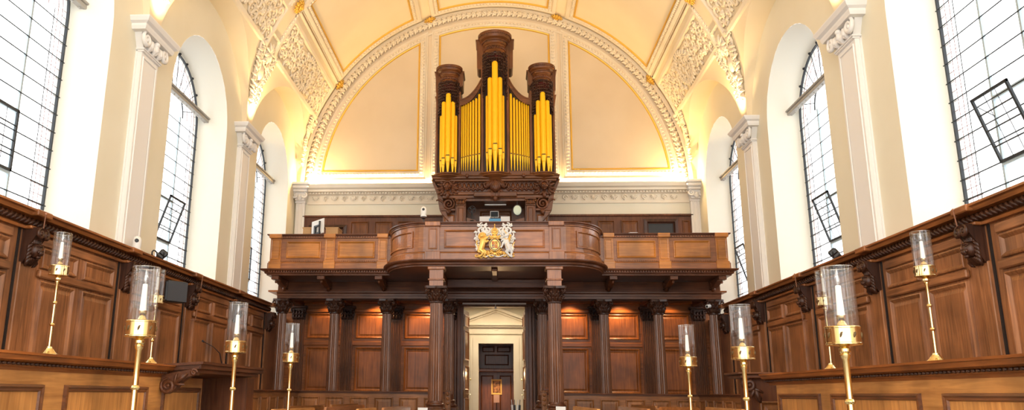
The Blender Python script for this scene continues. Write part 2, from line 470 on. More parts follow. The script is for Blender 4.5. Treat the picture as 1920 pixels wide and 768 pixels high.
polyL = polys[0]
polyC = [(-1.60, zb), (1.66, zb)]+arcpts(RP, 1.66, -1.60, 20)
def ccw(p): return p if sum(p[i-1][0]*p[i][1]-p[i][0]*p[i-1][1] for i in range(len(p))) > 0 else p[::-1]
mo, go, fi = MB(EW), MB(EW), MB(EW)
for p in (polyL, polyR, polyC):
    p = ccw(p)
    mo.ring(p, [(-.27, .012), (-.26, .04), (-.22, .03), (-.20, .06), (-.05, .06), (-.03, .03), (0, .02)])
    mo.beads(p, -.125, .105, (.055, .035, .055), .065)
    go.ring(p, [(-.035, .045), (-.02, .06), (.0, .055), (.02, .02)]); fi.prism(inset(p, 0), .012, .022)
mo.build('panel_moulding', M['plaster'], endw); go.build('gilt_fillet', M['gilt'], endw); fi.build('plaster_panel', M['panelp'], endw)
# sloped ledge under panels + garland round the arch
mb = MB(EW)
for x0, x1 in ((-5.3, -1.98), (1.98, 5.3)): mb.prism([(x0, 7.5), (x1, 7.5), (x1, 7.58), (x0, 7.58)], 0, .07)
mb.build('panel_ledge', M['plaster'], endw)
mb = MB(EW); arc = [(5.42*cos(pi*i/90), ZS+.1+5.40*sin(pi*i/90)) for i in range(91)]
for k, (x, y, t) in enumerate(walk(arc, .155, False)):
    nx, ny = -sin(t), cos(t); 
    for q in range(5): mb.blob((x+.05*cos(q*1.257+k), y+.05*sin(q*1.257+k), .10), (.045, .045, .05), 6, 4)
    mb.blob((x, y, .15), .04, 6, 4)
    for sd in (-1, 1): leaf(mb, x, y, t+sd*1.0, .13, .07, .07, .04)
mb.build('fruit_garland', M['plaster'], endw)
mb = MB(EW)
def arcring(r0, r1, h):
    p = [(r0*cos(pi*i/60), ZS+r0*sin(pi*i/60)) for i in range(61)]+[(r1*cos(pi*i/60), ZS+r1*sin(pi*i/60)) for i in range(60, -1, -1)]
    return p, h
for r0, r1, h in ((5.56, 5.68, .10), (5.20, 5.26, .05)):
    p, h = arcring(r0, r1, h)
    n = 61
    for i in range(60): mb.add([(*p[i], h), (*p[i+1], h), (*p[2*n-2-i], h), (*p[2*n-1-i], h), (*p[i], 0), (*p[i+1], 0), (*p[2*n-2-i], 0), (*p[2*n-1-i], 0)], [(0, 1, 2, 3), (0, 4, 5, 1), (3, 2, 6, 7)])
mb.build('arch_fillet', M['plaster'], endw)
# end cornice with shell frieze
def cornice(mb, x0, x1):
    prof = [(0, 6.84), (.05, 6.84), (.05, 6.90), (.03, 6.91), (.03, 7.10), (.10, 7.13), (.12, 7.17), (.24, 7.18), (.24, 7.24), (.33, 7.27), (.38, 7.36), (.38, 7.38), (.0, 7.38)]
    mb.sweep([(a, b) for a, b in prof], [(x0, 0, 0), (x1, 0, 0)], lambda i: (0, 0, 1), lambda i: (0, 1, 0))
mb = MB(EW); cornice(mb, -5.43, -1.3); cornice(mb, 1.4, 5.55)
for x0, x1 in ((-5.35, -1.5), (1.6, 5.5)):
    x = x0
    while x < x1:
        mb.box(x, x+.05, 7.125, 7.165, .10, .17); x += .085
    x = x0+.15; k = 0
    while x < x1-.1:
        if k % 2 == 0:
            for q in range(7):
                a = pi*(q+.5)/7+pi; mb.tube([(x, 7.07, .05), (x+.06*cos(a), 7.07+.07*sin(a), .09), (x+.10*cos(a), 7.07+.13*sin(a), .06)], [.01, .02, .016], 5)
        else:
            curl(mb, x, 7.01, .15, 0, 1, .02, 1.2, .05); mb.blob((x, 6.94, .05), .02, 6, 4)
        x += .29 if k % 2 == 0 else .27; k += 1
t1 = mb.build('trim_1', M['plaster']); struct(t1)
# ------------------------------------------------------------------ wall pilasters (set into side walls)
def pilcap(mb, w, z, s=1):
    """composite capital at top of a pilaster in local frame: a along wall, b up, c out. z = underside"""
    mb.box(-w/2-.04, w/2+.04, z-.03, z, 0, .15, .008); mb.box(-w/2-.02, w/2+.02, z-.06, z-.03, 0, .135, .008)
    mb.prism([(-w/2, z), (w/2, z), (w/2+.12, z+.24), (-w/2-.12, z+.24)], 0, .12)
    for q in (-1, 1):
        curl(mb, q*(w/2+.03), z+.14, .24, pi/2, -q, .035, 1.5, .17, 16, 6)
        leaf(mb, q*w*.28, z+.02, pi/2, .17, .12, .13, .05)
    leaf(mb, 0, z+.02, pi/2, .2, .14, .13, .05); mb.blob((0, z+.19, .2), (.06, .05, .05), 8, 5)
    for q in range(-4, 5): mb.blob((q*w/9, z+.19, .15), (.03, .035, .03), 6, 4)
    z += .24
    prof = [(0, 0), (.03, .0), (.05, .05), (.05, .09), (.10, .12), (.13, .18), (.13, .20), (0, .20)]
    a = w/2+.20
    path = [(-a, 0, 0), (-a, 0, .20), (a, 0, .20), (a, 0, 0)]; outs = [(-1, 0, 0), (-1, 0, 1), (1, 0, 1), (1, 0, 0)]
    mb.sweep(prof, [(p[0], z, p[2]) for p in path], lambda i: outs[i], lambda i: (0, 1, 0))
    mb.box(-a, a, z, z+.20, 0, .20); mb.box(-a-.11, a+.11, z+.19, z+.205, 0, .31)
pilc = 1
for sgn in (-1, 1):
    for b in (17.15, 12.0, 6.85, 1.7):
        pilc += 1
        F_ = fr((sgn*WX, b, 0), (0, -sgn, 0), (0, 0, 1), (-sgn, 0, 0)); mb = MB(F_); w = .62
        mb.box(-w/2, w/2, FL, 6.98, 0, .10); mb.box(-w/2-.02, w/2+.02, FL, 6.98, 0, .03)
        mb.ring(rect(-w/2+.05, w/2-.05, 3.0, 6.88), [(0, .10), (.008, .115), (.025, .115), (.035, .104)])
        pilcap(mb, w, 7.0); o = struct(mb.build('trim_%d' % pilc, M['pil'], loc=(sgn*WX, b, FL)))
for X in (-5.62, 5.68):
    pilc += 1
    F_ = fr((X, YE, 0), (1, 0, 0), (0, 0, 1), (0, -1, 0)); mb = MB(F_); w = .26
    mb.box(-w/2, w/2, 4.2, 7.0, 0, .12); mb.ring(rect(-w/2+.05, w/2-.05, 4.5, 6.88), [(0, .12), (.01, .135), (.03, .135), (.04, .122)])
    mb.box(-w/2-.02, w/2+.02, 6.86, 6.92, 0, .16)
    mb.prism([(-w/2, 6.92), (w/2, 6.92), (w/2+.07, 7.16), (-w/2-.07, 7.16)], 0, .24)
    for q in (-1, 1): curl(mb, q*(w/2+.0), 7.06, .17, pi/2, -q, .026, 1.4, .28, 14, 6)
    leaf(mb, 0, 6.94, pi/2, .15, .12, .24, .04)
    mb.box(-w/2-.10, w/2+.10, 7.16, 7.24, 0, .34, .02); mb.box(-w/2-.14, w/2+.14, 7.24, 7.34, 0, .42, .03); mb.box(-w/2-.18, w/2+.18, 7.34, 7.42, 0, .48, .02)
    struct(mb.build('trim_%d' % pilc, M['pil']))
# ------------------------------------------------------------------ windows
def bar(mb, p, q, t, d=None):
    p, q = Vector(p), Vector(q); mb.tube([p, q], t/2, 4)
wn = 0
for sgn in (-1, 1):
    for wi, c in enumerate(BC):
        wn += 1
        G = fr((sgn*GX, c, 0), (0, 1, 0), (0, 0, 1), (-sgn, 0, 0))
        mb = MB(G); r = GR; z0 = SILL+.12
        arch = [(r*cos(pi*i/32), WZ+r*sin(pi*i/32)) for i in range(33)]
        loop = [(-r, z0), (r, z0)]+arch[0:]
        mb.ring(loop, [(0, 0), (0, .04), (.026, .04), (.026, 0)])
        win = struct(mb.build('window_%d' % wn, M['lead']))
        # saddle bars
        mb = MB(G); z = z0+.28
        while z < WZ-.1: bar(mb, (-r-.05, z, .03), (r+.05, z, .03), .019); z += .277
        for q in (-1, 1): bar(mb, (q*(r-.36), z0, .02), (q*(r-.36), WZ, .02), .012)
        for i in range(1, 10):
            a = pi*i/10; bar(mb, (.45*cos(a), WZ+.45*sin(a), .02), (r*cos(a), WZ+r*sin(a), .02), .016)
            mb.blob((r*1.01*cos(a), WZ+r*1.01*sin(a), .04), .03, 5, 4)
        mb.tube([(.45*cos(pi*i/20), WZ+.45*sin(pi*i/20), .02) for i in range(21)], .014, 4)
        mb.build('saddle_bar', M['lead'], win)
        mb = MB(G)
        for q in (-1, 1):
            for e in (.13, .24): bar(mb, (q*(r-e), z0, .0), (q*(r-e), WZ, .0), .010)
        z = z0+.14
        while z < WZ:
            for q in (-1, 1): bar(mb, (q*(r-.36), z, 0), (q*r, z, 0), .009)
            z += .1385
        for rr in (r-.13, r-.24, .72): mb.tube([(rr*cos(pi*i/24), WZ+rr*sin(pi*i/24), 0) for i in range(25)], .006, 4)
        for i in range(20):
            a = pi*(i+.5)/20; bar(mb, (.72*cos(a), WZ+.72*sin(a), 0), (r*cos(a), WZ+r*sin(a), 0), .009)
        mb.build('lead_came', M['pinkl'], win)
        mb = MB(G)
        for q in (-1, 1): mb.box(q*.36-.018, q*.36+.018, z0, WZ, -.01, .02)
        mb.box(-.36, .36, 4.30, 4.35, -.01, .03); mb.box(-.36, .36, 5.16, 5.21, -.01, .03)
        mb.build('mullion', M['frameg'], win)
        mb = MB(G); mb.prism(loop, -.012, -.006); mb.build('pane', M['glass'], win)
        # transom shelf between the splayed jambs
        tr = MB(fr((sgn*(GX-.18), c, 0), (0, 1, 0), (0, 0, 1), (-sgn, 0, 0)))
        w = GR+.10; tr.box(-w, w, 7.20, 7.27, -.05, .06, .01); tr.box(-w, w, 7.27, 7.31, -.07, .09, .01)
        for q in range(-6, 7): tr.blob((q*w/6.5, 7.185, 0), (.012, .02, .02), 6, 4)
        tr.build('transom', [mat('weathered_transom', (.42, .40, .36), .7)][0] if 'tr' not in M else M['tr'], win)
        # bottom-hung casement: tilted into the room where the photo shows it open
        opened = wi in (0, 1, 2) and not (sgn < 0 and wi in (0, 2))
        tl = radians(17) if opened else 0.0
        zc = 4.34
        K = fr((sgn*(GX-.03), c, zc), (0, 1, 0), (-sgn*sin(tl), 0, cos(tl)), (-sgn*cos(tl), 0, -sin(tl)))
        mb = MB(K)
        for (a0, a1, b0, b1) in ((-.36, .36, 0, .035), (-.36, .36, .83, .865), (-.36, -.325, 0, .865), (.325, .36, 0, .865)): mb.box(a0, a1, b0, b1, -.012, .016)
        for z in (.21, .42, .63): bar(mb, (-.34, z, .01), (.34, z, .01), .02)
        for x in (-.11, .11): bar(mb, (x, .02, 0), (x, .84, 0), .010)
        if opened: bar(mb, (.36, .8, 0), (.36, .55, -.22), .012)
        mb.build('casement', M['lead'], win)

# =================================================================== FLOOR + LOWER END
mb = MB(); mb.box(-6.4, 6.4, Y0, 27.2, FL-.2, FL); struct(mb.build('floor', M['tile']))
def mould_panel(mb, a0, a1, b0, b1, c=0, w=.055, h=.03, raised=True):
    """bolection-moulded panel"""
    pr = [(0, c), (.006, c+h), (.02, c+h*1.15), (w*.6, c+h*.85), (w, c+h*.25)]
    if raised and min(a1-a0, b1-b0) > .32: pr += [(w+.015, c+h*.22), (w+.055, c+h*.55)]
    mb.ring(rect(a0, a1, b0, b1), pr, field=True)
# screen wall behind the colonnade
SW = fr((0, 21.25, 0), (1, 0, 0), (0, 0, 1), (0, -1, 0)); dl, dr, dt = -.83, .86, 3.78
mb = MB(SW)
mb.box(-5.8, dl, FL, 4.15, -.22, 0); mb.box(dr, 5.8, FL, 4.15, -.22, 0); mb.box(dl, dr, dt, 4.15, -.22, 0)
mb.box(-5.8, -1.0, 3.62, 3.72, 0, .06, .02); mb.box(1.05, 5.8, 3.62, 3.72, 0, .06, .02)
mb.box(-5.8, -1.0, 2.74, 2.86, 0, .045, .015); mb.box(1.05, 5.8, 2.74, 2.86, 0, .045, .015)
scr = struct(mb.build('wall_screen', wood('red', 'x')))
pxs = [-5.28, -3.95, -2.63, -1.16]; pxr = [5.36, 4.05, 2.72, 1.28]
spans = []
for xs_ in (pxs, pxr):
    xs_ = sorted(xs_)
    for a, b in zip(xs_, xs_[1:]): spans.append((a+.20, b-.20))
for a, b in spans:
    for z0, z1 in ((2.93, 3.60), (1.55, 2.70)):
        mb = MB(SW); mould_panel(mb, a+.03, b-.03, z0, z1, 0, .06, .035); mb.build('panel', wood('red', 'z'), scr)
for x in pxs[:]+pxr[:]:
    mb = MB(SW); w = .32; n = 7
    mb.box(x-w/2, x+w/2, FL, 3.42, 0, .10)
    for i in range(n): 
        a = x-w/2+.02+(w-.04)*i/(n-1); mb.tube([(a, 1.5, .105), (a, 3.40, .105)], .014, 6)
    p = mb.build('pilaster', wood('organ', 'z'), scr)
    mb = MB(SW)
    mb.prism([(x-w/2, 3.42), (x+w/2, 3.42), (x+w/2+.05, 3.74), (x-w/2-.05, 3.74)], 0, .12); mb.box(x-w/2-.07, x+w/2+.07, 3.73, 3.79, 0, .2, .01)
    for row, z in ((0, 3.44), (1, 3.54)):
        for i in range(4): leaf(mb, x-w/2+w*(i+.5)/4, z, pi/2, .12, .07, .13, .03)
    for q in (-1, 1): curl(mb, x+q*.15, 3.67, .12, pi/2, -q, .018, 1.3, .16)
    mb.build('pilaster_capital', wood('blk', 'z'), p)
# door surround: stepped architraves
mb = MB(SW)
for i, (w, d) in enumerate(((.34, .05), (.24, .12), (.14, .20), (.06, .14))):
    mb.box(dl-w, dl-w+.09, FL, dt+.02, 0, d, .01); mb.box(dr+w-.09, dr+w, FL, dt+.02, 0, d, .01)
mb.box(dl-.35, dr+.35, dt, dt+.09, 0, .16, .02); mb.box(dl-.35, dr+.35, dt+.11, dt+.2, 0, .24, .02)
mb.build('door_surround', wood('dark', 'z'), scr)
mb = MB(SW)
for q in (-1, 1):
    for i in range(3):
        x = (dl-.03-.1*i) if q < 0 else (dr+.03+.1*i); mb.tube([(x, 1.3, .06+.05*i), (x, 3.75, .06+.05*i)], .02, 8)
mb.build('door_surround_reeding', wood('blk', 'z'), scr)
# colonnade ceiling + entablature  -> part of gallery thing below
# vestibule --------------------------------------------------------------
mb = MB(); mb.box(-3, 3, 24.5, 24.7, 3.02, 4.15); mb.box(-3, -.50, 24.5, 24.7, FL, 3.02); mb.box(.57, 3, 24.5, 24.7, FL, 3.02)
mb.box(-3.1, -3, 21.47, 27.2, FL, 4.15); mb.box(3, 3.1, 21.47, 27.2, FL, 4.15)
struct(mb.build('wall_vestibule', M['wallc']))
mb = MB(); mb.box(-3.1, 3.1, 21.47, 27.2, 4.15, 4.2); struct(mb.build('ceiling_vestibule', M['plaster']))
V = fr((CX-.01, 24.5, 0), (1, 0, 0), (0, 0, 1), (0, -1, 0)); mb = MB(V)
xl, xr, oz = -.54, .53, 3.02
for (w, d) in ((.25, .04), (.17, .06), (.07, .03)):
    mb.box(xl-w, xl, FL, oz, 0, d); mb.box(xr, xr+w, FL, oz, 0, d); mb.box(xl-w, xr+w, oz, oz+w, 0, d)
for q in (-1, 1):
    x = q*.93; mb.box(x-.12, x+.12, FL, 3.30, 0, .05); mb.box(x-.07, x+.07, 3.02, 3.32, .05, .16, .02); curl(mb, x, 3.2, .12, 0, q, .02, 1.2, .17)
mb.box(-1.0, 1.0, 3.30, 3.36, 0, .06, .01); mb.box(-.97, .97, 3.36, 3.50, 0, .05); 
mb.box(-1.12, 1.12, 3.50, 3.55, 0, .16, .02); mb.box(-1.18, 1.18, 3.55, 3.60, 0, .22, .02)
mb.prism([(-1.05, 3.60), (1.05, 3.60), (0, 3.98)], 0, .05)
for q in (-1, 1):
    mb.prism([(q*1.2, 3.60), (q*1.2, 3.68), (0, 4.12), (0, 4.03)], 0, .24); mb.prism([(q*1.02, 3.60), (q*1.1, 3.62), (0, 4.03), (0, 3.97)], 0, .12)
mb.blob((0, 3.43, .05), (.07, .02, .02), 8, 5)
pc = struct(mb.build('trim_20', M['stone']))
# inner dark door
mb = MB(); mb.box(-1.0, 1.1, 26.0, 26.12, FL, 3.3); mb.box(-.62, -.56, 24.7, 26.0, FL, 3.3); mb.box(.64, .7, 24.7, 26.0, FL, 3.3); mb.box(-.62, .7, 24.7, 26.0, 3.1, 3.3)
mb.box(-.56, .64, 25.5, 26.0, 2.20, 2.30, .02)
d3 = struct(mb.build('door_3', wood('dark', 'z')))
D3 = fr((0, 26.0, 0), (1, 0, 0), (0, 0, 1), (0, -1, 0))
for r_ in ((-.42, -.02, 2.83, 3.02), (.06, .5, 2.83, 3.02), (-.34, .44, 2.42, 2.76), (-.46, -.06, .6, 2.1), (.14, .52, .6, 2.1)):
    mb = MB(D3); mould_panel(mb, *r_, 0, .04, .025, False); mb.build('panel', wood('dark', 'z'), d3)
p = atY(931, 725, 25.9)
o = MB(D3); o.ring(rect(p.x-.17, p.x+.17, p.z-.24, p.z+.24), [(0, 0), (0, .03), (.035, .04), (.05, .02)]); 
pic = tag(o.build('framed_picture', M['pframe'], loc=(p.x, 26, p.z)), 'small gilt framed picture glowing on the dark door seen through the doorway', 'picture')
o = MB(D3); o.box(p.x-.125, p.x+.125, p.z-.195, p.z+.195, .005, .015); o.build('picture_canvas', M['card'], pic)
p2 = atY(931, 747, 25.6)
st = empty('notice_stand', (p2.x, 25.6, FL), 'small pinkish paper notice on a thin black stand below the framed picture', 'sign')
mb = MB(); mb.box(p2.x-.09, p2.x+.09, 25.6, 25.615, p2.z-.12, p2.z+.12); 
mb.build('notice', mat('pinkish_notice', (.62, .38, .30), .7), st)
mb = MB(); mb.tube([(p2.x, 25.62, FL+.02), (p2.x, 25.62, p2.z)], .012, 6); mb.lathe([(.13, 0), (.12, .02), (.02, .03)], (p2.x, 25.62, FL), 16); mb.build('stand_pole', M['black'], st)
# entrance door leaves (open into the vestibule)
for i, (hx, ang, nm) in enumerate(((dl+.01, radians(82), 'door_1'), (dr-.01, radians(93), 'door_2'))):
    sx = 1 if i == 0 else -1
    u = Vector((cos(ang) if i == 0 else -cos(ang), sin(ang), 0)); 
    if i == 1: u = Vector((-cos(radians(87)), sin(radians(87)), 0))
    n_ = Vector((sin(ang)*sx, -cos(ang)*sx, 0)); n_ = Vector((u.y, -u.x, 0)) if i == 0 else Vector((-u.y, u.x, 0))
    K = fr((hx+(.0), 21.50, 0), u, (0, 0, 1), n_)
    mb = MB(K); mb.box(0, .82, FL+.01, 3.74, -.055, 0)
    d = struct(mb.build(nm, wood('dark', 'z')))
    for (z0, z1) in ((.5, 1.4), (1.6, 2.25), (2.4, 3.2), (3.3, 3.62)):
        q = MB(K); mould_panel(q, .09, .73, z0, z1, 0, .05, .025, False); q.build('panel', wood('mid', 'z'), d)
    q = MB(K); q.lathe([(.0, 0), (.03, .0), (.03, .01), (.012, .015), (.012, .04), (.03, .05), (.028, .07), (0, .08)], (.76, 1.9, 0), 12)
    q.tube([(.76, 1.5, .0), (.76, 1.5, .05), (.70, 1.5, .06)], .012, 6)
    q.build('door_handle', M['brass'], d)

# =================================================================== COLUMNS
def flute(n, dep): return lambda t, z: 1-dep*(.5-.5*cos(n*t))**.7*(1 if True else 0)
def column(x, y, r, base, top, label, zped, grp=None):
    e = empty('fluted_column', (x, y, FL), label, 'column', grp)
    mb = MB(); w = r*1.75
    mb.box(x-w, x+w, y-w, y+w, FL, FL+.15, .01); mb.box(x-w*.86, x+w*.86, y-w*.86, y+w*.86, FL+.15, zped-.07); mb.box(x-w, x+w, y-w, y+w, zped-.08, zped, .012)
    mb.build('pedestal', wood('dark', 'z'), e)
    mb = MB(); mb.lathe([(r*1.45, 0), (r*1.55, .03), (r*1.45, .065), (r*1.25, .075), (r*1.18, .10), (r*1.25, .12), (r*1.33, .135), (r*1.3, .16), (r*1.08, .175), (r*1.02, base-zped)], (x, y, zped), 28)
    mb.build('base', wood('dark', 'z'), e)
    mb = MB(); H = top-.35-base
    prof = [(r*(1.02-.15*(k/8)**1.6), H*k/8) for k in range(9)]
    mb.lathe(prof, (x, y, base), 96, True, rf=lambda t, z: 1-.11*(abs(sin(10*t))**.8))
    mb.build('shaft', wood('colm', 'z'), e)
    # capital: bell, two rows of acanthus, volutes, abacus
    zc = top-.35; rr = r*.9
    mb = MB(); mb.lathe([(rr*1.0, -.01), (rr*1.12, .0), (rr*1.12, .025), (rr*.98, .03), (rr*1.0, .12), (rr*1.12, .22), (rr*1.45, .30)], (x, y, zc), 24)
    for row, (n, z0, h, ph) in enumerate(((8, .03, .12, 0), (8, .10, .13, pi/8))):
        for k in range(n):
            t = 2*pi*k/n+ph; c_, s_ = cos(t), sin(t)
            P_ = lambda ro, zz, sd=0: (x+c_*ro-s_*sd, y+s_*ro+c_*sd, zc+zz)
            mb.tube([P_(rr*1.02, z0), P_(rr*1.12, z0+h*.5), P_(rr*1.30, z0+h*.9), P_(rr*1.55, z0+h), P_(rr*1.58, z0+h*.8)], [.03, .042, .038, .028, .012], 6)
            for sd in (-.035, .035): mb.tube([P_(rr*1.02, z0, sd*.6), P_(rr*1.15, z0+h*.5, sd), P_(rr*1.38, z0+h*.75, sd*1.15)], [.02, .026, .01], 5)
    for k in range(4):
        t = pi/4+k*pi/2; c_, s_ = cos(t), sin(t); pts = []
        for i in range(12):
            q = i/11; a = -pi/2+2.6*pi*q; rad = .055*(1-q)+.008
            pts.append((x+c_*(rr*1.0+.11+rad*cos(a)), y+s_*(rr*1.0+.11+rad*cos(a)), zc+.25+rad*sin(a)))
        mb.tube([(x+c_*rr, y+s_*rr, zc+.12), (x+c_*(rr+.05), y+s_*(rr+.05), zc+.19)]+pts, [.012]*2+[.020]*12, 6)
        t = k*pi/2; mb.blob((x+cos(t)*rr*1.5, y+sin(t)*rr*1.5, zc+.315), .03, 6, 4)
    a = r*1.52
    ab = []
    for k in range(4):
        t = pi/4+k*pi/2; t2 = t+pi/4
        ab += [(x+cos(t-.07)*a*1.36, y+sin(t-.07)*a*1.36), (x+cos(t+.07)*a*1.36, y+sin(t+.07)*a*1.36), (x+cos(t+.4)*a*1.02, y+sin(t+.4)*a*1.02), (x+cos(t2)*a*.9, y+sin(t2)*a*.9), (x+cos(t2+.385)*a*1.02, y+sin(t2+.385)*a*1.02)]
    mb.prism(ab, zc+.30, zc+.35); mb.build('capital', wood('blk', 'z'), e)
    return e
CT = 3.775
names = {-5.28: 'dark fluted column in the corner against the wall with the hung speaker',
         -3.95: 'dark fluted column under the gallery end that carries the monitor, second from that wall',
         -2.63: 'dark fluted column between the corner side columns and the curved gallery bay, monitor side',
         -1.09: 'dark fluted column hidden behind the large front column, monitor side of doorway'}
for x, l in names.items(): column(x, 19.5, .132, 1.5, CT, l, 1.2, 'fluted columns under the gallery')
names = {5.33: 'dark fluted column in the corner with a white security camera on its capital',
         4.00: 'dark fluted column next to the corner column that holds the security camera',
         2.69: 'dark fluted column two along from the column with the security camera',
         1.20: 'dark fluted column hidden behind the large front column, security camera side of doorway'}
for x, l in names.items(): column(x, 19.5, .132, 1.5, CT, l, 1.2, 'fluted columns under the gallery')
column(-1.21, 17.1, .155, 1.36, CT, 'large reddish fluted front column below the gallery pier nearer the monitor', 1.14, 'fluted columns under the gallery')
column(1.34, 17.1, .155, 1.36, CT, 'large reddish fluted front column below the gallery pier nearer the round mirror', 1.14, 'fluted columns under the gallery')
for s_ in (-1, 1): pass

# =================================================================== GALLERY
gal = empty('organ_gallery', (CX, 19.3, 3.78), 'oak organ gallery with bowed centre and panelled parapet carried on fluted columns', 'gallery')
# plan outline of the parapet face (front edge), x from left to right
YS_, YC_ = 18.3, 16.98; XE, XB0, XB1 = 5.36, 2.42, 1.56
def outline(off=0):
    """front path incl. offset outward; returns list of (x,y,nx,ny)"""
    P_ = [(-XE, YS_), (-XB0, YS_)]
    n = 14; cxx, cyy = -XB1, YS_
    for i in range(n+1):
        t = pi + (pi/2)*i/n; P_.append((-XB1+(XB0-XB1)*cos(t)*1.0, YS_+(YS_-YC_)*sin(t)))
    P_ = [P_[0]]+P_[2:]
    P_ += [(-x, y) for x, y in P_[::-1]]
    return [(CX+x, y) for x, y in P_]
OUT = outline()
def offs(path, d):
    """offset an open plan path toward the viewer (-Y / outward)"""
    out = []
    n = len(path)
    for i, p in enumerate(path):
        a = Vector(path[max(i-1, 0)]); b = Vector(path[i]); c = Vector(path[min(i+1, n-1)])
        e1 = (b-a); e2 = (c-b)
        if e1.length < 1e-9: e1 = e2
        if e2.length < 1e-9: e2 = e1
        e1.normalize(); e2.normalize(); n1 = Vector((e1.y, -e1.x)); n2 = Vector((e2.y, -e2.x)); k = n1+n2; q = k.dot(k)
        k = k*(2/q) if q > .5 else k.normalized()
        out.append(k)
    return out
def run(mb, path, prof, z0=0, smooth=False):
    k = offs(path, 1)
    mb.sweep(prof, [(p[0], p[1], z0) for p in path], lambda i: (k[i].x, k[i].y, 0), None, smooth=smooth)
sidL = [OUT[0], OUT[1]]; mid = OUT[1:-1]
# main parapet body
mb = MB(); full = OUT
run(mb, full, [(-.12, 4.34), (0, 4.34), (0, 5.10), (-.12, 5.10), (-.12, 4.34)])
mb.build('parapet', wood('mid', 'x'), gal)
ext = [(OUT[0][0]-.05, YS_+1.1), (OUT[0][0]-.05, YS_)] ; 
fullret = [(OUT[0][0], 19.3)]+OUT+[(OUT[-1][0], 19.3)]
mb = MB(); run(mb, [(OUT[0][0], 21.9), OUT[0]], [(-.12, 4.34), (0, 4.34), (0, 5.10), (-.12, 5.10), (-.12, 4.34)])
run(mb, [OUT[-1], (OUT[-1][0], 21.9)], [(-.12, 4.34), (0, 4.34), (0, 5.10), (-.12, 5.10), (-.12, 4.34)])
mb.build('parapet_return', wood('warmlit', 'y'), gal)
mb = MB(); run(mb, fullret, [(-.14, 5.09), (.01, 5.09), (.02, 5.115), (.045, 5.125), (.05, 5.15), (.085, 5.165), (.085, 5.19), (-.14, 5.19)])
mb.build('handrail', wood('dark', 'x'), gal)
mb = MB(); run(mb, fullret, [(0, 4.34), (.05, 4.34), (.05, 4.49), (.03, 4.51), (.025, 4.525), (0, 4.53)])
mb.build('parapet_plinth', wood('mid', 'x'), gal)
# carved bead row above plinth
mb = MB()
run(mb, OUT, [(0, 4.53), (.03, 4.53), (.03, 4.555), (0, 4.555)]); run(mb, OUT, [(0, 5.098), (.03, 5.098), (.03, 5.127), (0, 5.127)])
for (x, y, t) in walk([(a, b) for a, b in OUT[:2]], .05, False)+walk(OUT[-2:], .05, False): mb.blob((x, y-.03, 4.545), (.016, .016, .012), 5, 4)
for (x, y, t) in walk(OUT[:2], .06, False)+walk(OUT[-2:], .06, False): mb.box(x-.016, x+.016, y-.055, y-.0, 5.10, 5.125)
mb.build('carved_beading', wood('mid', 'x'), gal)
mb = MB(); prof = [(-.10, 4.20), (.05, 4.20), (.05, 4.225), (.09, 4.24), (.10, 4.28), (.16, 4.30), (.18, 4.325), (.18, 4.345), (-.1, 4.345)]
run(mb, fullret, prof, smooth=False)
for (x, y, t) in walk([(OUT[0][0], 18.3-.12), (OUT[1][0], 18.3-.12)], .06, False)+walk([(OUT[-2][0], 18.3-.12), (OUT[-1][0], 18.3-.12)], .06, False): mb.box(x-.018, x+.018, y-.02, y+.02, 4.262, 4.302)
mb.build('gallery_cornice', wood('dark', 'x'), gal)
# soffit / floor slab
sl = [(CX+(p[0]-CX)*.985, p[1]+.07) for p in OUT]; sl = [(sl[0][0], 22.05)]+sl+[(sl[-1][0], 22.05)]
mb = MB(); mb.prism(sl[::-1], 4.205, 4.40); mb.build('gallery_floor', wood('dark', 'x'), gal)
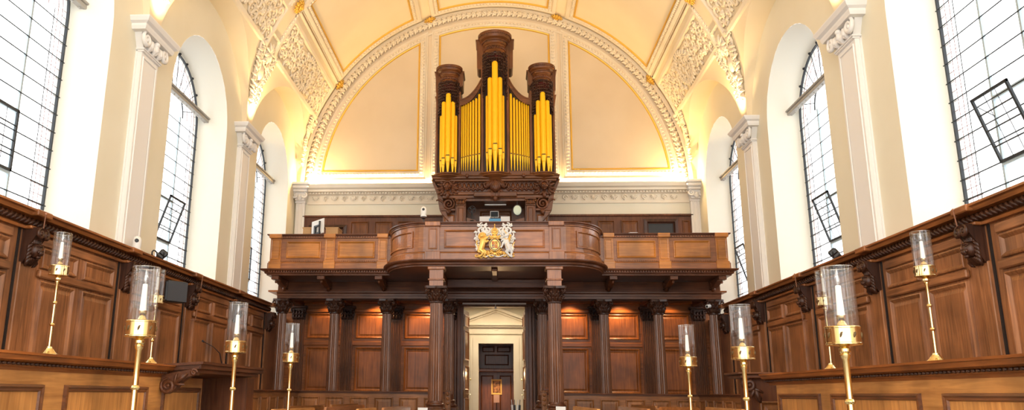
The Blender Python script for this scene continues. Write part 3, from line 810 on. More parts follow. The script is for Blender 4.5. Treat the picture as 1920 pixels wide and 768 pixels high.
# parapet panels and piers
def flat(x0, x1, Y): return fr((0, Y, 0), (1, 0, 0), (0, 0, 1), (0, -1, 0))
for sg in (-1, 1):
    F_ = flat(0, 0, YS_)
    def X_(v): return CX+sg*v
    col = wood('warmlit' , 'x')  # end panels and piers as lit: warm light put into the oak
    for a, b in ((4.98, 4.14), (3.74, 2.84)):
        a_, b_ = sorted((X_(a), X_(b))); mb = MB(F_); mould_panel(mb, a_, b_, 4.61, 5.02, .0, .05, .03, False); mb.build('parapet_panel', col, gal)
    for a, b in ((5.36, 5.10), (4.04, 3.80), (2.76, 2.54)):
        a_, b_ = sorted((X_(a), X_(b))); mb = MB(F_); mb.box(a_, b_, 4.52, 5.10, 0, .045); mb.ring(rect(a_+.02, b_-.02, 4.58, 5.06), [(0, .045), (.005, .06), (.025, .055), (.035, .035)], field=True)
        mb.box(a_-.02, b_+.02, 4.345, 4.53, 0, .09, .01); mb.box(a_-.02, b_+.02, 5.085, 5.185, 0, .125, .01)
        mb.build('parapet_pier', col, gal)
    # curved panel
    n = 14; t0, t1 = pi+.22, pi+1.30
    def cmap(p, sg=sg):
        t = p[0]; rx, ry = XB0-XB1, YS_-YC_
        ex, ey = cos(t)*rx, sin(t)*ry; nx, ny = cos(t)/rx, sin(t)/ry; l = sqrt(nx*nx+ny*ny)
        x = -XB1+ex+nx/l*p[2]; y = YS_+ey+ny/l*p[2]
        return Vector((CX+(x if sg < 0 else -x), y, p[1]))
    mb = MB(cmap); k = 10
    ts = [t0+(t1-t0)*i/k for i in range(k+1)]
    loop = [(t, 4.62) for t in ts]+[(t, 5.0) for t in ts[::-1]]
    def loopat(i, h): return [(min(max(t, t0+i*1.0), t1-i*1.0), min(max(z, 4.62+i), 5.0-i), h) for t, z in loop]
    L = [loopat(0, 0), loopat(.004, .03), loopat(.03, .03), loopat(.05, .008)]
    m_ = len(loop); mb.add([p for l in L for p in l], [(q*m_+i, q*m_+(i+1) % m_, (q+1)*m_+(i+1) % m_, (q+1)*m_+i) for q in range(3) for i in range(m_)])
    mb.build('curved_panel_moulding', wood('mid', 'x'), gal)
    mb = MB(flat(0, 0, YC_)); a_, b_ = sorted((X_(1.50), X_(1.20)))
    mb.box(a_, b_, 4.52, 5.10, 0, .05); mb.ring(rect(a_+.05, b_-.05, 4.58, 5.05), [(0, .05), (.005, .065), (.025, .06), (.035, .04)], field=True)
    mb.box(a_-.02, b_+.02, 4.345, 4.53, 0, .10, .01); mb.box(a_-.02, b_+.02, 5.085, 5.185, 0, .13, .01); mb.build('parapet_pier', wood('mid', 'z'), gal)
    a_, b_ = sorted((X_(1.10), X_(.50))); mb = MB(flat(0, 0, YC_)); mould_panel(mb, a_, b_+(0 if sg > 0 else .45), 4.61, 5.02, 0, .05, .03, False) if sg < 0 else mould_panel(mb, a_-.45, b_, 4.61, 5.02, 0, .05, .03, False)
    mb.build('parapet_panel', wood('mid', 'x'), gal)
# entablature above colonnade
mb = MB(); y = 19.28
mb.sweep([(0, 3.775), (.0, 3.775), (0, 3.83), (.02, 3.835), (.02, 3.89), (.07, 3.91), (.07, 3.935), (-.03, 3.94), (-.06, 4.20), (-.42, 4.20), (-.42, 3.775)], [(-5.42+CX, y, 0), (5.42+CX, y, 0)], lambda i: (0, -1, 0))
mb.build('entablature', wood('dark', 'x'), gal)
mb = MB(); mb.box(-5.7, 5.7, 19.6, 21.25, 3.98, 4.02); 
for x in (-4.6, -3.29, -1.9, 1.98, 3.35, 4.68): mb.ring(rect(x-.55, x+.55, 19.75, 21.1), [(0, 3.98), (0, 3.94), (.05, 3.93), (.08, 3.98)])
mb.box(-5.7, 5.7, 21.1, 21.25, 3.86, 3.98, .02)
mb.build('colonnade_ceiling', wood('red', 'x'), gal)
for x in [-5.28, -3.95, -2.63, -1.09, 1.20, 2.69, 4.0, 5.33]:
    mb = MB(); mb.box(x-.12, x+.12, 19.6, 21.25, 3.79, 3.97, .01); mb.build('colonnade_beam', wood('dark', 'y'), gal)
# curved consoles under the side cornice
def console(mb, x, y1, y0, z1, z0, w):
    """S bracket in the y-z plane, y1 = back, y0 = front"""
    pts = []
    for i in range(13):
        t = i/12; pts.append((y1+(y0-y1)*t, z0+(z1-z0)*(.12+.88*(t**2.2)) if t > 0 else z0))
    poly = [(y1, z1), (y1, z0)]+[(a, b) for a, b in pts]+[(y0, z1)]
    mb.prism(poly, x-w/2, x+w/2, 0)
    for q in (-1, 1):
        pl = []; 
        for i in range(14):
            t = i/13; a = pi+2.4*pi*t; rr = .10*(1-t)+.015; pl.append((x+q*(w/2), y1-.12+rr*cos(a), z0+.13+rr*sin(a)))
        mb.tube(pl, .014, 5)
    mb.tube([(x, y1-.04, z0+.02), (x, y1-.10, z0-.01), (x, y1-.15, z0+.05), (x, y1-.22, z0+.08)], [.03, .05, .045, .01], 6)
for x in (-5.22, -4.12, -2.74):
    for sg in (1, -1):
        mb = MB(); console(mb, CX+sg*x, 19.3, 18.35, 4.20, 3.99, .13); mb.box(CX+sg*x-.09, CX+sg*x+.09, 18.30, 18.5, 4.11, 4.20, .01); mb.blob((CX+sg*x, 18.42, 4.07), (.035, .03, .04), 6, 4)
        mb.build('console_bracket', wood('dark', 'y'), gal)
# blocks above front columns, beams to the back
for x in (-1.21, 1.34):
    mb = MB(); mb.box(x-.15, x+.15, 16.95, 17.25, 3.78, 4.20); mb.box(x-.18, x+.18, 16.92, 17.28, 3.90, 3.935, .01); mb.box(x-.19, x+.19, 16.91, 17.29, 4.13, 4.2, .015)
    mb.box(x-.10, x+.10, 17.25, 19.3, 3.85, 4.20); mb.build('column_block', wood('mid', 'z'), gal)
mb = MB(); mb.box(-1.1, 1.25, 18.9, 19.0, 4.0, 4.2, .01); mb.box(-.03+CX-.04, .03+CX+.04, 17.2, 18.95, 4.14, 4.2, .02)
mb.build('soffit_beam', wood('dark', 'x'), gal)
mb = MB(); mb.box(dl, dr, 21.0, 21.04, dt+.05, dt+.09); mb.tube([(CX, 21.0, dt+.05), (CX, 20.95, dt-.02)], .012, 6); mb.lathe([(.01, 0), (.025, -.02), (.028, -.05), (0, -.055)], (CX, 20.95, dt-.02), 10)
pn = mb.build('pendant_sensor', M['white'], gal)
# downlights under colonnade
for x in (-4.45, -3.08, -1.78, 2.02, 3.33, 4.6):
    mb = MB(); mb.lathe([(.055, 0), (.055, -.03), (.045, -.03), (.045, -.005)], (x, 20.85, 3.98), 16)
    mb.build('downlight_rim', M['brass'], gal)
    strong = .35 if abs(x) > 4 else 1
    ld = bpy.data.lights.new('downlight', 'SPOT'); ld.energy = 70*strong; ld.color = (1, .62, .30); ld.spot_size = radians(105); ld.spot_blend = .8; ld.shadow_soft_size = .04
    lo = bpy.data.objects.new('downlight', ld); COL.objects.link(lo); lo.location = (x, 20.85, 3.95)
    lo.rotation_euler = (radians(22), 0, 0)
# gallery rear panelling (dark oak wainscot on the end wall)
gp = empty('rear_wainscot', (CX, 22.08, 4.4), 'dark oak panelling along the back of the gallery below the cream wall', 'panelling')
GW = fr((0, 22.1, 0), (1, 0, 0), (0, 0, 1), (0, -1, 0)); mb = MB(GW)
xd0, xd1, zd = atY(1216, 420, 22.0).x, atY(1263, 420, 22.0).x, atY(1240, 418, 22.0).z
mb.box(-5.57, -1.1, 4.4, 6.44, .0, .06); mb.box(1.2, xd0, 4.4, 6.44, 0, .06); mb.box(xd1, 5.62, 4.4, 6.44, 0, .06); mb.box(xd0, xd1, zd, 6.44, 0, .06)
mb.box(-5.57, 5.62, 6.44, 6.50, 0, .12, .015); mb.build('panelling_frame', wood('dark', 'z'), gp)
for px in ((655, 693), (700, 737), (743, 780), (785, 812), (1072, 1112), (1119, 1155), (1163, 1200), (1278, 1296)):
    a = atY(px[0], 420, 22.0).x; b = atY(px[1], 420, 22.0).x; mb = MB(GW); mould_panel(mb, a+.03, b-.03, 4.6, 6.32, .06, .05, .03); mb.build('panel', wood('organ', 'z'), gp)
mb = MB(GW); a = atY(618, 420, 22.0).x; b = atY(650, 420, 22.0).x
mb.ring(rect(-5.35, b, 4.5, 6.22), [(0, .06), (0, .10), (.08, .12), (.12, .07)]); mb.build('door_architrave', wood('blk', 'z'), gp); mb = MB(GW); mb.ring(rect(xd0-.12, xd1+.12, 4.4, zd+.12), [(0, .06), (0, .11), (.08, .12), (.12, .05)])
mb.build('door_architrave', wood('blk', 'z'), gp)
mb = MB(GW); mb.box(xd0, xd1, 4.4, zd, 0, .02); mb.build('doorway_dark_sheet', M['black'], gp)  # black sheet painted for the darkness inside the open doorway

# =================================================================== ORGAN
ox = .065; OY = 19.62
org = empty('pipe_organ', (ox, 20.4, 4.4), 'tall carved oak pipe organ with gilded pipes in three towers on the gallery', 'organ')
OF = lambda: fr((ox, OY, 0), (1, 0, 0), (0, 0, 1), (0, -1, 0))
mb = MB(OF())   # case body
mb.box(-1.42, 1.42, 6.90, 8.55, -1.5, -.10); mb.box(-.35, .35, 6.9, 10.55, -1.3, -.12); 
for q in (-1, 1): mb.box(q*1.235-.31, q*1.235+.31, 6.9, 9.65, -1.3, -.12)
mb.build('case_body', wood('blk', 'z'), org)
mb = MB(OF())
for q in (-1, 1):
    mb.box(q*.335-.035, q*.335+.035, 6.97, 10.3, -.14, .04, .012)
    mb.box(q*.935-.035, q*.935+.035, 6.97, 9.3, -.14, .04, .012); mb.box(q*1.53-.03, q*1.53+.03, 6.97, 9.3, -.2, -.0, .012)
mb.build('case_stile', wood('organ', 'z'), org)
# base with console opening
mb = MB(OF())
mb.box(-1.02, -.76, 4.4, 6.36, -1.0, 0); mb.box(.76, 1.02, 4.4, 6.36, -1.0, 0); mb.box(-.76, .76, 6.32, 6.42, -1.0, 0)
mb.box(-1.36, -1.02, 4.4, 6.1, -1.0, -.16); mb.box(1.02, 1.36, 4.4, 6.1, -1.0, -.16); mb.box(-1.0, 1.0, 4.4, 6.36, -1.2, -.9)
mb.build('case_base', wood('organ', 'z'), org)
for q in (-1, 1):
    mb = MB(OF()); mb.box(q*.89-.10, q*.89+.10, 4.4, 6.18, 0, .05, .01); mb.ring(rect(q*.89-.07, q*.89+.07, 5.0, 6.14), [(0, .05), (.005, .065), (.02, .06), (.03, .04)], field=True)
    mb.box(q*.89-.12, q*.89+.12, 6.18, 6.22, 0, .07, .01)
    for k in range(3): leaf(mb, q*.89-.07+.07*k, 6.22, pi/2, .10, .06, .07, .03)
    for e in (-1, 1): curl(mb, q*.89+e*.10, 6.33, .09, pi/2, -e, .014, 1.3, .07)
    mb.box(q*.89-.14, q*.89+.14, 6.34, 6.38, 0, .10, .01)
    mb.build('case_pilaster', wood('organ', 'z'), org)
    mb = MB(OF()); mould_panel(mb, *(sorted((q*1.05, q*1.33))), 4.8, 6.0, -.16, .04, .02, False); mb.build('panel', wood('mid', 'z'), org)
    mb = MB(OF())   # big side scroll
    curl(mb, q*1.20, 6.24, .30, pi/2, q, .028, 1.9, .02, 22, 6)
    mb.tube([(q*1.30, 6.16, .02), (q*1.36, 6.30, .03), (q*1.45, 6.36, .03), (q*1.52, 6.33, .02)], [.02, .03, .022, .02], 6); leaf(mb, q*1.2, 6.08, -pi/2, .12, .09, .02, .02)
    mb.build('scroll_bracket', wood('dark', 'z'), org)
# impost: swelling overhang
mb = MB(OF())
for q in (-1, 1): mb.box(*sorted((q*1.02, q*1.40)), 6.06, 6.12, -1.3, .02, .012)
for (z0, z1, w, d) in ((6.38, 6.46, 1.36, .06), (6.46, 6.53, 1.42, .10), (6.80, 6.86, 1.55, .16), (6.86, 6.93, 1.62, .20), (6.93, 6.965, 1.64, .22)):
    mb.box(-w, w, z0, z1, -1.3, d, .012)
mb.box(-1.40, 1.40, 6.53, 6.80, -1.3, .05)
for q in (-1, 1): mb.prism([(q*1.36, 5.98), (q*1.20, 5.80), (q*1.36, 6.4), (q*1.60, 6.9), (q*1.66, 6.9), (q*1.50, 6.5), (q*1.44, 6.12)], -.3, .0)
mb.box(-.55, .55, 6.40, 6.52, .05, .16, .015); mb.build('impost', wood('organ', 'x'), org)
mb = MB(OF()); mb.box(-1.3, 1.3, 6.55, 6.79, .045, .062)
for i in range(23):
    x = -1.25+2.5*i/22
    if abs(x) > .3 and abs(abs(x)-1.24) > .16:
        leaf(mb, x, 6.58, pi/2, .17, .10, .06, .035); curl(mb, x, 6.75, .09, 0, 1, .014, 1.2, .07)
for x in (-.72, .72): mb.blob((x, 6.93, .24), (.05, .06, .03), 6, 4)
mb.build('carved_frieze', wood('dark', 'x'), org)
# tower corbels
def corbel(mb, x, r, z):
    mb.lathe([(r*.2, -.20), (r*.6, -.16), (r*.72, -.10), (r*.95, -.07), (r*1.02, -.05), (r*1.0, -.02), (r*1.06, 0), (r*1.06, .03), (.02, .03)], (0, 0, 0), 24)
for x, r in ((-1.22, .37), (0, .42), (1.24, .37)):
    base = fr((ox+x, OY+.06, 6.98), (1, 0, 0), (0, 1, 0), (0, 0, 1)); mb = MB(base); corbel(mb, 0, r, 0); mb.build('tower_corbel', wood('organ', 'x'), org)
    mb = MB(OF())
    if x:   # winged cherub head
        H = (x, 6.66, .20); mb.blob(H, (.085, .105, .095), 14, 9); mb.blob((x, 6.64, .295), (.018, .025, .025), 6, 4)
        for e in (-1, 1):
            mb.blob((x+e*.035, 6.685, .28), (.016, .012, .012), 6, 4); mb.blob((x+e*.045, 6.635, .26), (.03, .03, .03), 6, 4); mb.blob((x+e*.085, 6.66, .19), (.015, .03, .025), 6, 4)
            for k in range(4): leaf(mb, x+e*.10, 6.72-.05*k, (0 if e > 0 else pi)+e*(.9-.45*k), .18, .07, .10, .03)
        mb.blob((x, 6.60, .275), (.028, .010, .015), 6, 4); mb.blob((x, 6.565, .26), (.03, .02, .03), 6, 4)
        rnd = random.Random(3)
        for k in range(20): a = pi*k/19; mb.blob((x+.085*cos(a), 6.69+.085*sin(a), .22+.03*sin(a)), .028, 6, 4)
        leaf(mb, x, 6.54, -pi/2, .17, .10, .12, .03); mb.build('cherub_head', wood('dark', 'z'), org)
    else:
        for k in range(9): leaf(mb, x+.2*cos(k*pi/8), 6.80, -pi/2+.55*cos(k*pi/8)*-1, .3, .10, .10+.10*sin(k*pi/8), .05)
        for k in range(5): leaf(mb, x+.1*cos(k*pi/4), 6.62, -pi/2, .26, .08, .10, .04)
        mb.blob((x, 6.36, .12), (.06, .09, .06), 8, 5)
        for e in (-1, 1): curl(mb, x+e*.22, 6.72, .2, pi/2, e, .025, 1.4, .14, 14, 6)
        mb.build('carved_pendant', wood('dark', 'z'), org)
# tower crowns
def crown(x, r, zl, zt, wing):
    C_ = fr((ox+x, OY+.06, zl), (1, 0, 0), (0, 1, 0), (0, 0, 1)); h = zt-zl
    mb = MB(C_)
    mb.lathe([(r*.86, 0), (r*.94, .02*h), (r*.97, .07*h), (r*.97, .13*h), (r*.88, .17*h), (r*.85, .20*h), (r*.85, .50*h), (r*.92, .53*h), (r*.92, .57*h), (r*.97, .62*h), (r*1.02, .66*h), (r*1.02, .70*h), (r*1.20, .76*h), (r*1.24, .84*h), (r*1.34, .92*h), (r*1.36, .96*h), (r*1.36, 1*h), (.01, h)], (0, 0, 0), 32)
    o = mb.build('tower_crown', wood('organ', 'x'), org)
    for q in (-1, 1):
        mb = MB(C_); w0, w1 = r*.95, wing; lowb = -.45*h if not x else (.0 if q*x < 0 else -.35*h)
        mb.prism([(q*w0*.9, lowb), (q*(w1-.05), lowb), (q*(w1-.01), lowb+.08*h), (q*w1, .78*h), (q*(w1+.03), .84*h), (q*(w1+.03), .90*h), (q*w0*.9, .90*h)], .02, .6, 1)
        mb.build('crown_wing', wood('organ', 'z'), o)
        if x and q*x > 0:
            mb = MB(C_); mb.prism([(q*.28, -2.0*h), (q*.36, -.62*h), (q*.38, -.52*h), (q*.28, -.52*h)], .02, .4, 1); mb.build('side_flare', wood('organ', 'z'), o)
    mb = MB(C_)
    for i in range(22):
        t = pi+pi*i/21; P_ = lambda rr, zz: (rr*cos(t), rr*sin(t), zz)
        mb.blob(P_(r*.87, .35*h), (.022, .022, .05), 6, 4); mb.box(r*1.02*cos(t)-.015, r*1.02*cos(t)+.015, r*1.02*sin(t)-.015, r*1.02*sin(t)+.015, .62*h, .66*h)
        mb.blob(P_(r*1.30, .89*h), (.02, .02, .025), 5, 4)
    for rr, zz in ((r*.86, .35*h), (r*1.0, .64*h), (r*1.30, .89*h)): mb.tube([(rr*cos(pi+pi*i/24), rr*sin(pi+pi*i/24), zz) for i in range(25)], .012, 5)
    mb.build('crown_carving', wood('dark', 'x'), o)
crown(-1.22, .262, 9.48, 9.98, .37); crown(1.24, .262, 9.48, 9.98, .37); crown(0, .335, 10.26, 10.90, .49)
# pipe shades: pierced carving hanging in front of the pipe tops
def shade(x, r, ztop, zmid, zlow, seed):
    base = lambda p: Vector((ox+x+(r+p[2])*sin(p[0]), OY+.06-(r+p[2])*cos(p[0]), p[1])); mb = MB(base); rnd = random.Random(seed)
    for i in range(15):
        t = -1.35+2.7*i/14
        lo = zmid+(zlow-zmid)*(abs(t)/1.35)**1.25; z = ztop
        while z > lo:
            k = rnd.choice((-1, 1)); pts = []
            for j in range(8): q = j/7; a = k*q*5+rnd.uniform(-.1, .1); rad = .055*(1-q)+.01; pts.append((t+rad*cos(a)/r, z-.05+rad*sin(a), .02+.02*sin(q*pi)))
            mb.tube(pts, [.010, .016, .018, .018, .016, .014, .012, .010], 5); z -= .085
    mb.tube([(-1.35+2.7*i/20, ztop-.02, .01) for i in range(21)], .02, 5)
    mb.build('pipe_shade', wood('blk', 'z'), org)
    mb = MB(base); n = 12; vs = []
    for i in range(n+1): t = -.9+1.8*i/n; vs += [(t, ztop+.02, -.035), (t, zmid+.12, -.035)]
    mb.add(vs, [(2*i, 2*i+2, 2*i+3, 2*i+1) for i in range(n)]); mb.build('shade_backing', M['crimson'], org)
shade(-1.22, .25, 9.54, 9.22, 8.62, 1); shade(1.24, .25, 9.54, 9.22, 8.62, 2); shade(0, .30, 10.33, 10.08, 9.1, 3)
# pipes
def pipe(x, yf, r, z0, zm, z1, k):
    """foot z0, mouth zm, top z1"""
    c = (ox+x, OY+yf, 0); mb = MB()
    mb.lathe([(r*.22, z0), (r*.30, z0+.02), (r*.98, zm-.02), (r, zm), (r, z1-r*.9), (r*.85, z1-r*.45), (r*.5, z1-r*.1), (0, z1)], c, 20)
    ml = MB()
    # mouth: flattened lip with dark slot
    ml.add([], [])
    mb.prism([(ox+x-r*.55, zm-.16*1), (ox+x+r*.55, zm-.16), (ox+x+r*.6, zm), (ox+x-r*.6, zm)], OY+yf-r*1.04, OY+yf-r*.5, 1)
    mb.tube([(ox+x-r*.75, OY+yf-r*.75, zm), (ox+x-r*.8, OY+yf-r*1.0, zm+.02)], r*.16, 5); mb.tube([(ox+x+r*.75, OY+yf-r*.75, zm), (ox+x+r*.8, OY+yf-r*1.0, zm+.02)], r*.16, 5)
    pr = mb.build('organ_pipe', M['pipe'], org)
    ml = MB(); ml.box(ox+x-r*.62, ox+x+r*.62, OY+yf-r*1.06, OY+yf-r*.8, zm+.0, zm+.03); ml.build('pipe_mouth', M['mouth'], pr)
# side towers (5 pipes on an arc)
for x0 in (-1.22, 1.24):
    for k, (t, r, top, m) in enumerate(((-1.18, .042, 8.62, 7.36), (-.62, .062, 8.98, 7.40), (0, .074, 9.20, 7.46), (.62, .062, 8.98, 7.40), (1.18, .042, 8.62, 7.36))):
        pipe(x0+.205*sin(t), .02-.215*cos(t), r*.94, 7.01, m, top, k)
for k, (t, r, top, m) in enumerate(((-1.2, .048, 9.15, 7.56), (-.62, .078, 9.62, 7.62), (0, .094, 10.06, 7.74), (.62, .078, 9.62, 7.62), (1.2, .048, 9.15, 7.56))):
    pipe(.222*sin(t), .0-.25*cos(t), r*.85, 7.01, m, top, k)
for q in (-1, 1):
    n = 8; x = .50
    xs2 = []; rs_ = [.036, .034, .031, .029, .026, .024, .022, .021]; pos = .475
    for i in range(n):
        pos += rs_[i]; xs2.append(pos-.012); pos += rs_[i]-.002
    sc = (.80-.46)/(xs2[-1]-xs2[0])
    for i in range(n):
        xx = .415+(xs2[i]-xs2[0])*(.872-.415)/(xs2[-1]-xs2[0]); t = i/(n-1)
        pipe(q*xx, .0, rs_[i]*.93, 7.12, 7.56-.10*t, 9.22-.34*t**.55+.02, i)
    # lower toe board & curved top rail
    mb = MB(OF()); a_, b_ = sorted((q*.37, q*.90)); mb.box(a_, b_, 6.965, 7.11, -.12, .03, .01)
    mb.build('toe_board', wood('organ', 'x'), org)
    mb = MB(OF()); pts = []
    for i in range(13):
        t = i/12; pts.append((q*(.37+.55*t), 9.62-.56*sin(t*pi/2)**.8))
    low = [(x_, z_-.15) for x_, z_ in pts]
    bk = MB(OF()); bk.prism(low+[(q*.92, 8.4), (q*.37, 8.4)], -.16, -.11); bk.build('flat_backing', wood('blk', 'z'), org)
    mb.prism(pts+low[::-1], -.1, .05); mb.tube([(a, b+.01, .05) for a, b in pts], .022, 6); mb.tube([(a, b, .05) for a, b in low], .014, 6)
    mb.build('swept_rail', wood('organ', 'x'), org)
    mb = MB(OF()); a_, b_ = sorted((q*.66, q*.90)); mb.box(a_, b_, 8.9, 9.12, -.6, -.15); mb.build('swell_box', wood('blk', 'x'), org)
# console interior: backing panel, music desk lamp bar
mb = MB(OF()); mould_panel(mb, -.42, .42, 5.3, 6.26, -.9+.0, .05, .03); mb.build('console_back_panel', wood('organ', 'x'), org)
mb = MB(OF()); mb.box(-.28, .28, 6.27, 6.30, -.35, -.25, .008); mb.build('desk_lamp_bar', M['pil'], org)
for q in (-1, 1):
    mb = MB(OF()); mb.prism([(q*.74, 4.6), (q*.74, 5.90), (q*.50, 5.84), (q*.46, 4.6)], -.12, -.08); d = mb.build('carved_cheek', wood('organ', 'z'), org)
    mb = MB(OF()); 
    for k in range(3): mb.blob((q*(.58+.05*(k % 2)), 5.76-.045*k, -.06), .028, 6, 4)
    mb.build('stop_knob', M['pil'], d)

# things on the console and parapet
p = atY(927, 400, 19.9)
mo_ = empty('console_screen', (p.x, 20.0, 5.19), 'small dark screen with a pale bezel above the organ console', 'screen')
mb = MB(); mb.box(p.x-.11, p.x+.11, 20.0, 20.03, p.z-.085, p.z+.085, .006); mb.build('bezel', M['pil'], mo_)
mb = MB(); mb.box(p.x-.095, p.x+.095, 19.992, 20.0, p.z-.07, p.z+.07); mb.build('display', M['screen'], mo_)
mb = MB(); mb.tube([(p.x, 20.02, p.z-.08), (p.x, 20.05, 5.2)], .02, 6); mb.box(p.x-.5, p.x+.5, 19.95, 20.3, 5.12, 5.2); mb.build('bracket', M['black'], mo_)
def sheet(name, x0, x1, yy0, yy1, m, lab, cat, Y=19.75):
    a = atY(x0, yy1, Y); b = atY(x1, yy0, Y); mb = MB(); mb.box(a.x, b.x, Y, Y+.012, a.z-.35, b.z)
    mb.sweep([(0, 0), (.012, 0), (.012, -.01)], [(a.x, Y, b.z), (b.x, Y, b.z)], lambda i: (0, 1, 0))
    return tag(mb.build(name, m, loc=(a.x, Y, a.z)), lab, cat)
sheet('music_book', 899, 919, 405.5, 414, M['paper'], 'open white music book on the organ console, beside the blue one on the fan side', 'book')
sheet('music_book', 917, 939, 409.5, 414, M['blue'], 'bright blue music book in the middle of the organ console', 'book', 19.7)
sheet('music_book', 939, 956, 405.5, 414, M['paper'], 'open white music book on the organ console on the round mirror side', 'book')
p = atY(970, 394, 19.62); e = empty('round_mirror', (p.x, 19.62, p.z-.3), 'pale round mirror on a stalk at the side of the organ console', 'mirror')
K = fr((p.x, 19.62, p.z), (1, 0, 0), (0, 0, 1), (0, -1, 0)); mb = MB(K); mb.lathe([(0, .03), (.06, .026), (.10, .012), (.108, 0)], (0, 0, 0), 28, sy=1.25); mb.build('mirror_glass', M['mirror'], e)
mb = MB(K); mb.lathe([(.103, -.02), (.118, -.015), (.118, .006), (.106, .012)], (0, 0, 0), 28, sy=1.25); mb.build('mirror_rim', M['dgrey'], e)
mb = MB(); mb.tube([(p.x, 19.66, p.z+.1), (p.x, 19.7, p.z+.3)], .01, 6); mb.build('mirror_stalk', M['dgrey'], e)
p = atY(885, 393, 19.7); e = empty('desk_fan', (p.x, 19.7, p.z-.3), 'small dark desk fan in the shadow at the side of the organ console', 'fan')
K = fr((p.x, 19.7, p.z), (1, 0, 0), (0, 0, 1), (0, -1, 0)); mb = MB(K)
for k in range(14): a = 2*pi*k/14; mb.tube([(.015*cos(a), .015*sin(a), .05), (.07*cos(a), .07*sin(a), .04), (.095*cos(a), .095*sin(a), 0)], .004, 4)
mb.tube([(.095*cos(2*pi*k/20), .095*sin(2*pi*k/20), 0) for k in range(20)], .008, 5, True); mb.build('fan_cage', M['dgrey'], e)
mb = MB(K)
for k in range(3): a = 2*pi*k/3; mb.prism([(0, 0), (.075*cos(a), .075*sin(a)), (.08*cos(a+.6), .08*sin(a+.6))], .015, .022)
mb.build('fan_blade', M['dgrey'], e)
mb = MB(); mb.tube([(p.x, 19.74, p.z), (p.x, 19.76, p.z-.25)], .018, 6); mb.lathe([(.08, 0), (.07, .03), (.02, .04)], (p.x, 19.76, p.z-.3), 14); mb.build('fan_stand', M['black'], e)
def ptz(x, y, z, label, s=1, black_foot=False, look=(0, -1)):
    e = empty('video_camera', (x, y, z), label, 'camera'); k = s
    mb = MB(); z1 = z
    if black_foot:
        mb.lathe([(.045*k, 0), (.045*k, .02), (.022*k, .03), (.02*k, .07), (.05*k, .09), (.07*k, .12*k)], (x, y, z), 14); mb.build('clamp_foot', M['black'], e); z1 = z+.13; mb = MB()
    mb.lathe([(.085*k, 0), (.09*k, .02*k), (.075*k, .06*k)], (x, y, z1), 18); mb.build('camera_base', M['white'], e)
    mb = MB(); mb.lathe([(.07*k, 0), (.08*k, .05*k), (.08*k, .16*k), (.06*k, .21*k), (.03*k, .235*k), (.0, .24*k)], (x, y, z1+.06*k), 18); hd = mb.build('camera_head', M['white'], e)
    K = fr((x+look[0]*.075*k, y+look[1]*.075*k, z1+.2*k), (look[1], -look[0], 0), (0, 0, 1), (look[0], look[1], 0)); mb = MB(K)
    mb.lathe([(.038*k, -.01), (.036*k, .015), (.028*k, .018), (0, .012)], (0, 0, 0), 14); mb.build('lens', M['black'], hd)
p = atY(794, 417, 16.99); ptz(p.x, 16.99, 5.19, 'white dome video camera on a black foot on the gallery rail', .78, True)
p = atX(256, 463, -5.55); ptz(-5.55, p.y, 3.63, 'white dome video camera on the panelling cornice beside a wall pilaster', .85, False, (.35, -.94))
# monitor on gallery
p = atY(596, 425, 18.75); e = empty('flat_monitor', (p.x, 18.75, 5.0), 'white-backed flat monitor standing behind the gallery parapet', 'monitor')
ua = Vector((.26, -.20, .03)).normalized(); K = fr((p.x, 18.75, p.z), ua, (0, 0, 1), Vector((ua.y, -ua.x, 0)))
mb = MB(K); mb.box(-.23, .23, -.20, .17, -.02, .015, .008); mb.build('monitor_shell', M['white'], e)
mb = MB(K); mb.box(-.09, -.03, -.18, .02, .015, .06, .005); mb.box(-.09, .10, -.02, .03, .03, .06, .005); mb.box(.08, .12, -.15, .12, .015, .05, .006); mb.box(-.10, .13, -.20, -.155, .015, .05); mb.build('mounting_arm', M['black'], e)
mb = MB(); mb.box(p.x-.03, p.x+.03, 18.75, 18.81, 4.4, p.z); mb.box(p.x-.18, p.x+.18, 18.6, 18.95, 4.4, 4.43); mb.build('stand', M['black'], e)
for (x0, x1, y0_, lab) in ((568, 583, 426, 'pale wooden box behind the monitor, the corner side of it'), (611, 634, 426, 'pale wooden box behind the parapet on the organ side of the monitor')):
    a = atY(x0, y0_, 19.3); b = atY(x1, y0_, 19.3); mb = MB(); mb.box(a.x, b.x, 19.3, 19.8, 4.4, a.z, .01); mb.box(a.x-.01, b.x+.01, 19.29, 19.81, a.z-.03, a.z)
    tag(mb.build('wooden_box', M['cardboard'], loc=(a.x, 19.3, 4.4)), lab, 'box')
a = atY(1185, 431.5, 18.3); mb = MB(); mb.box(a.x-.09, a.x+.09, 18.22, 18.42, 5.19, 5.197); mb.box(a.x-.06, a.x+.12, 18.21, 18.40, 5.197, 5.203)
tag(mb.build('loose_paper', M['paper'], loc=(a.x, 18.3, 5.19)), 'loose white paper lying on the gallery rail', 'paper')

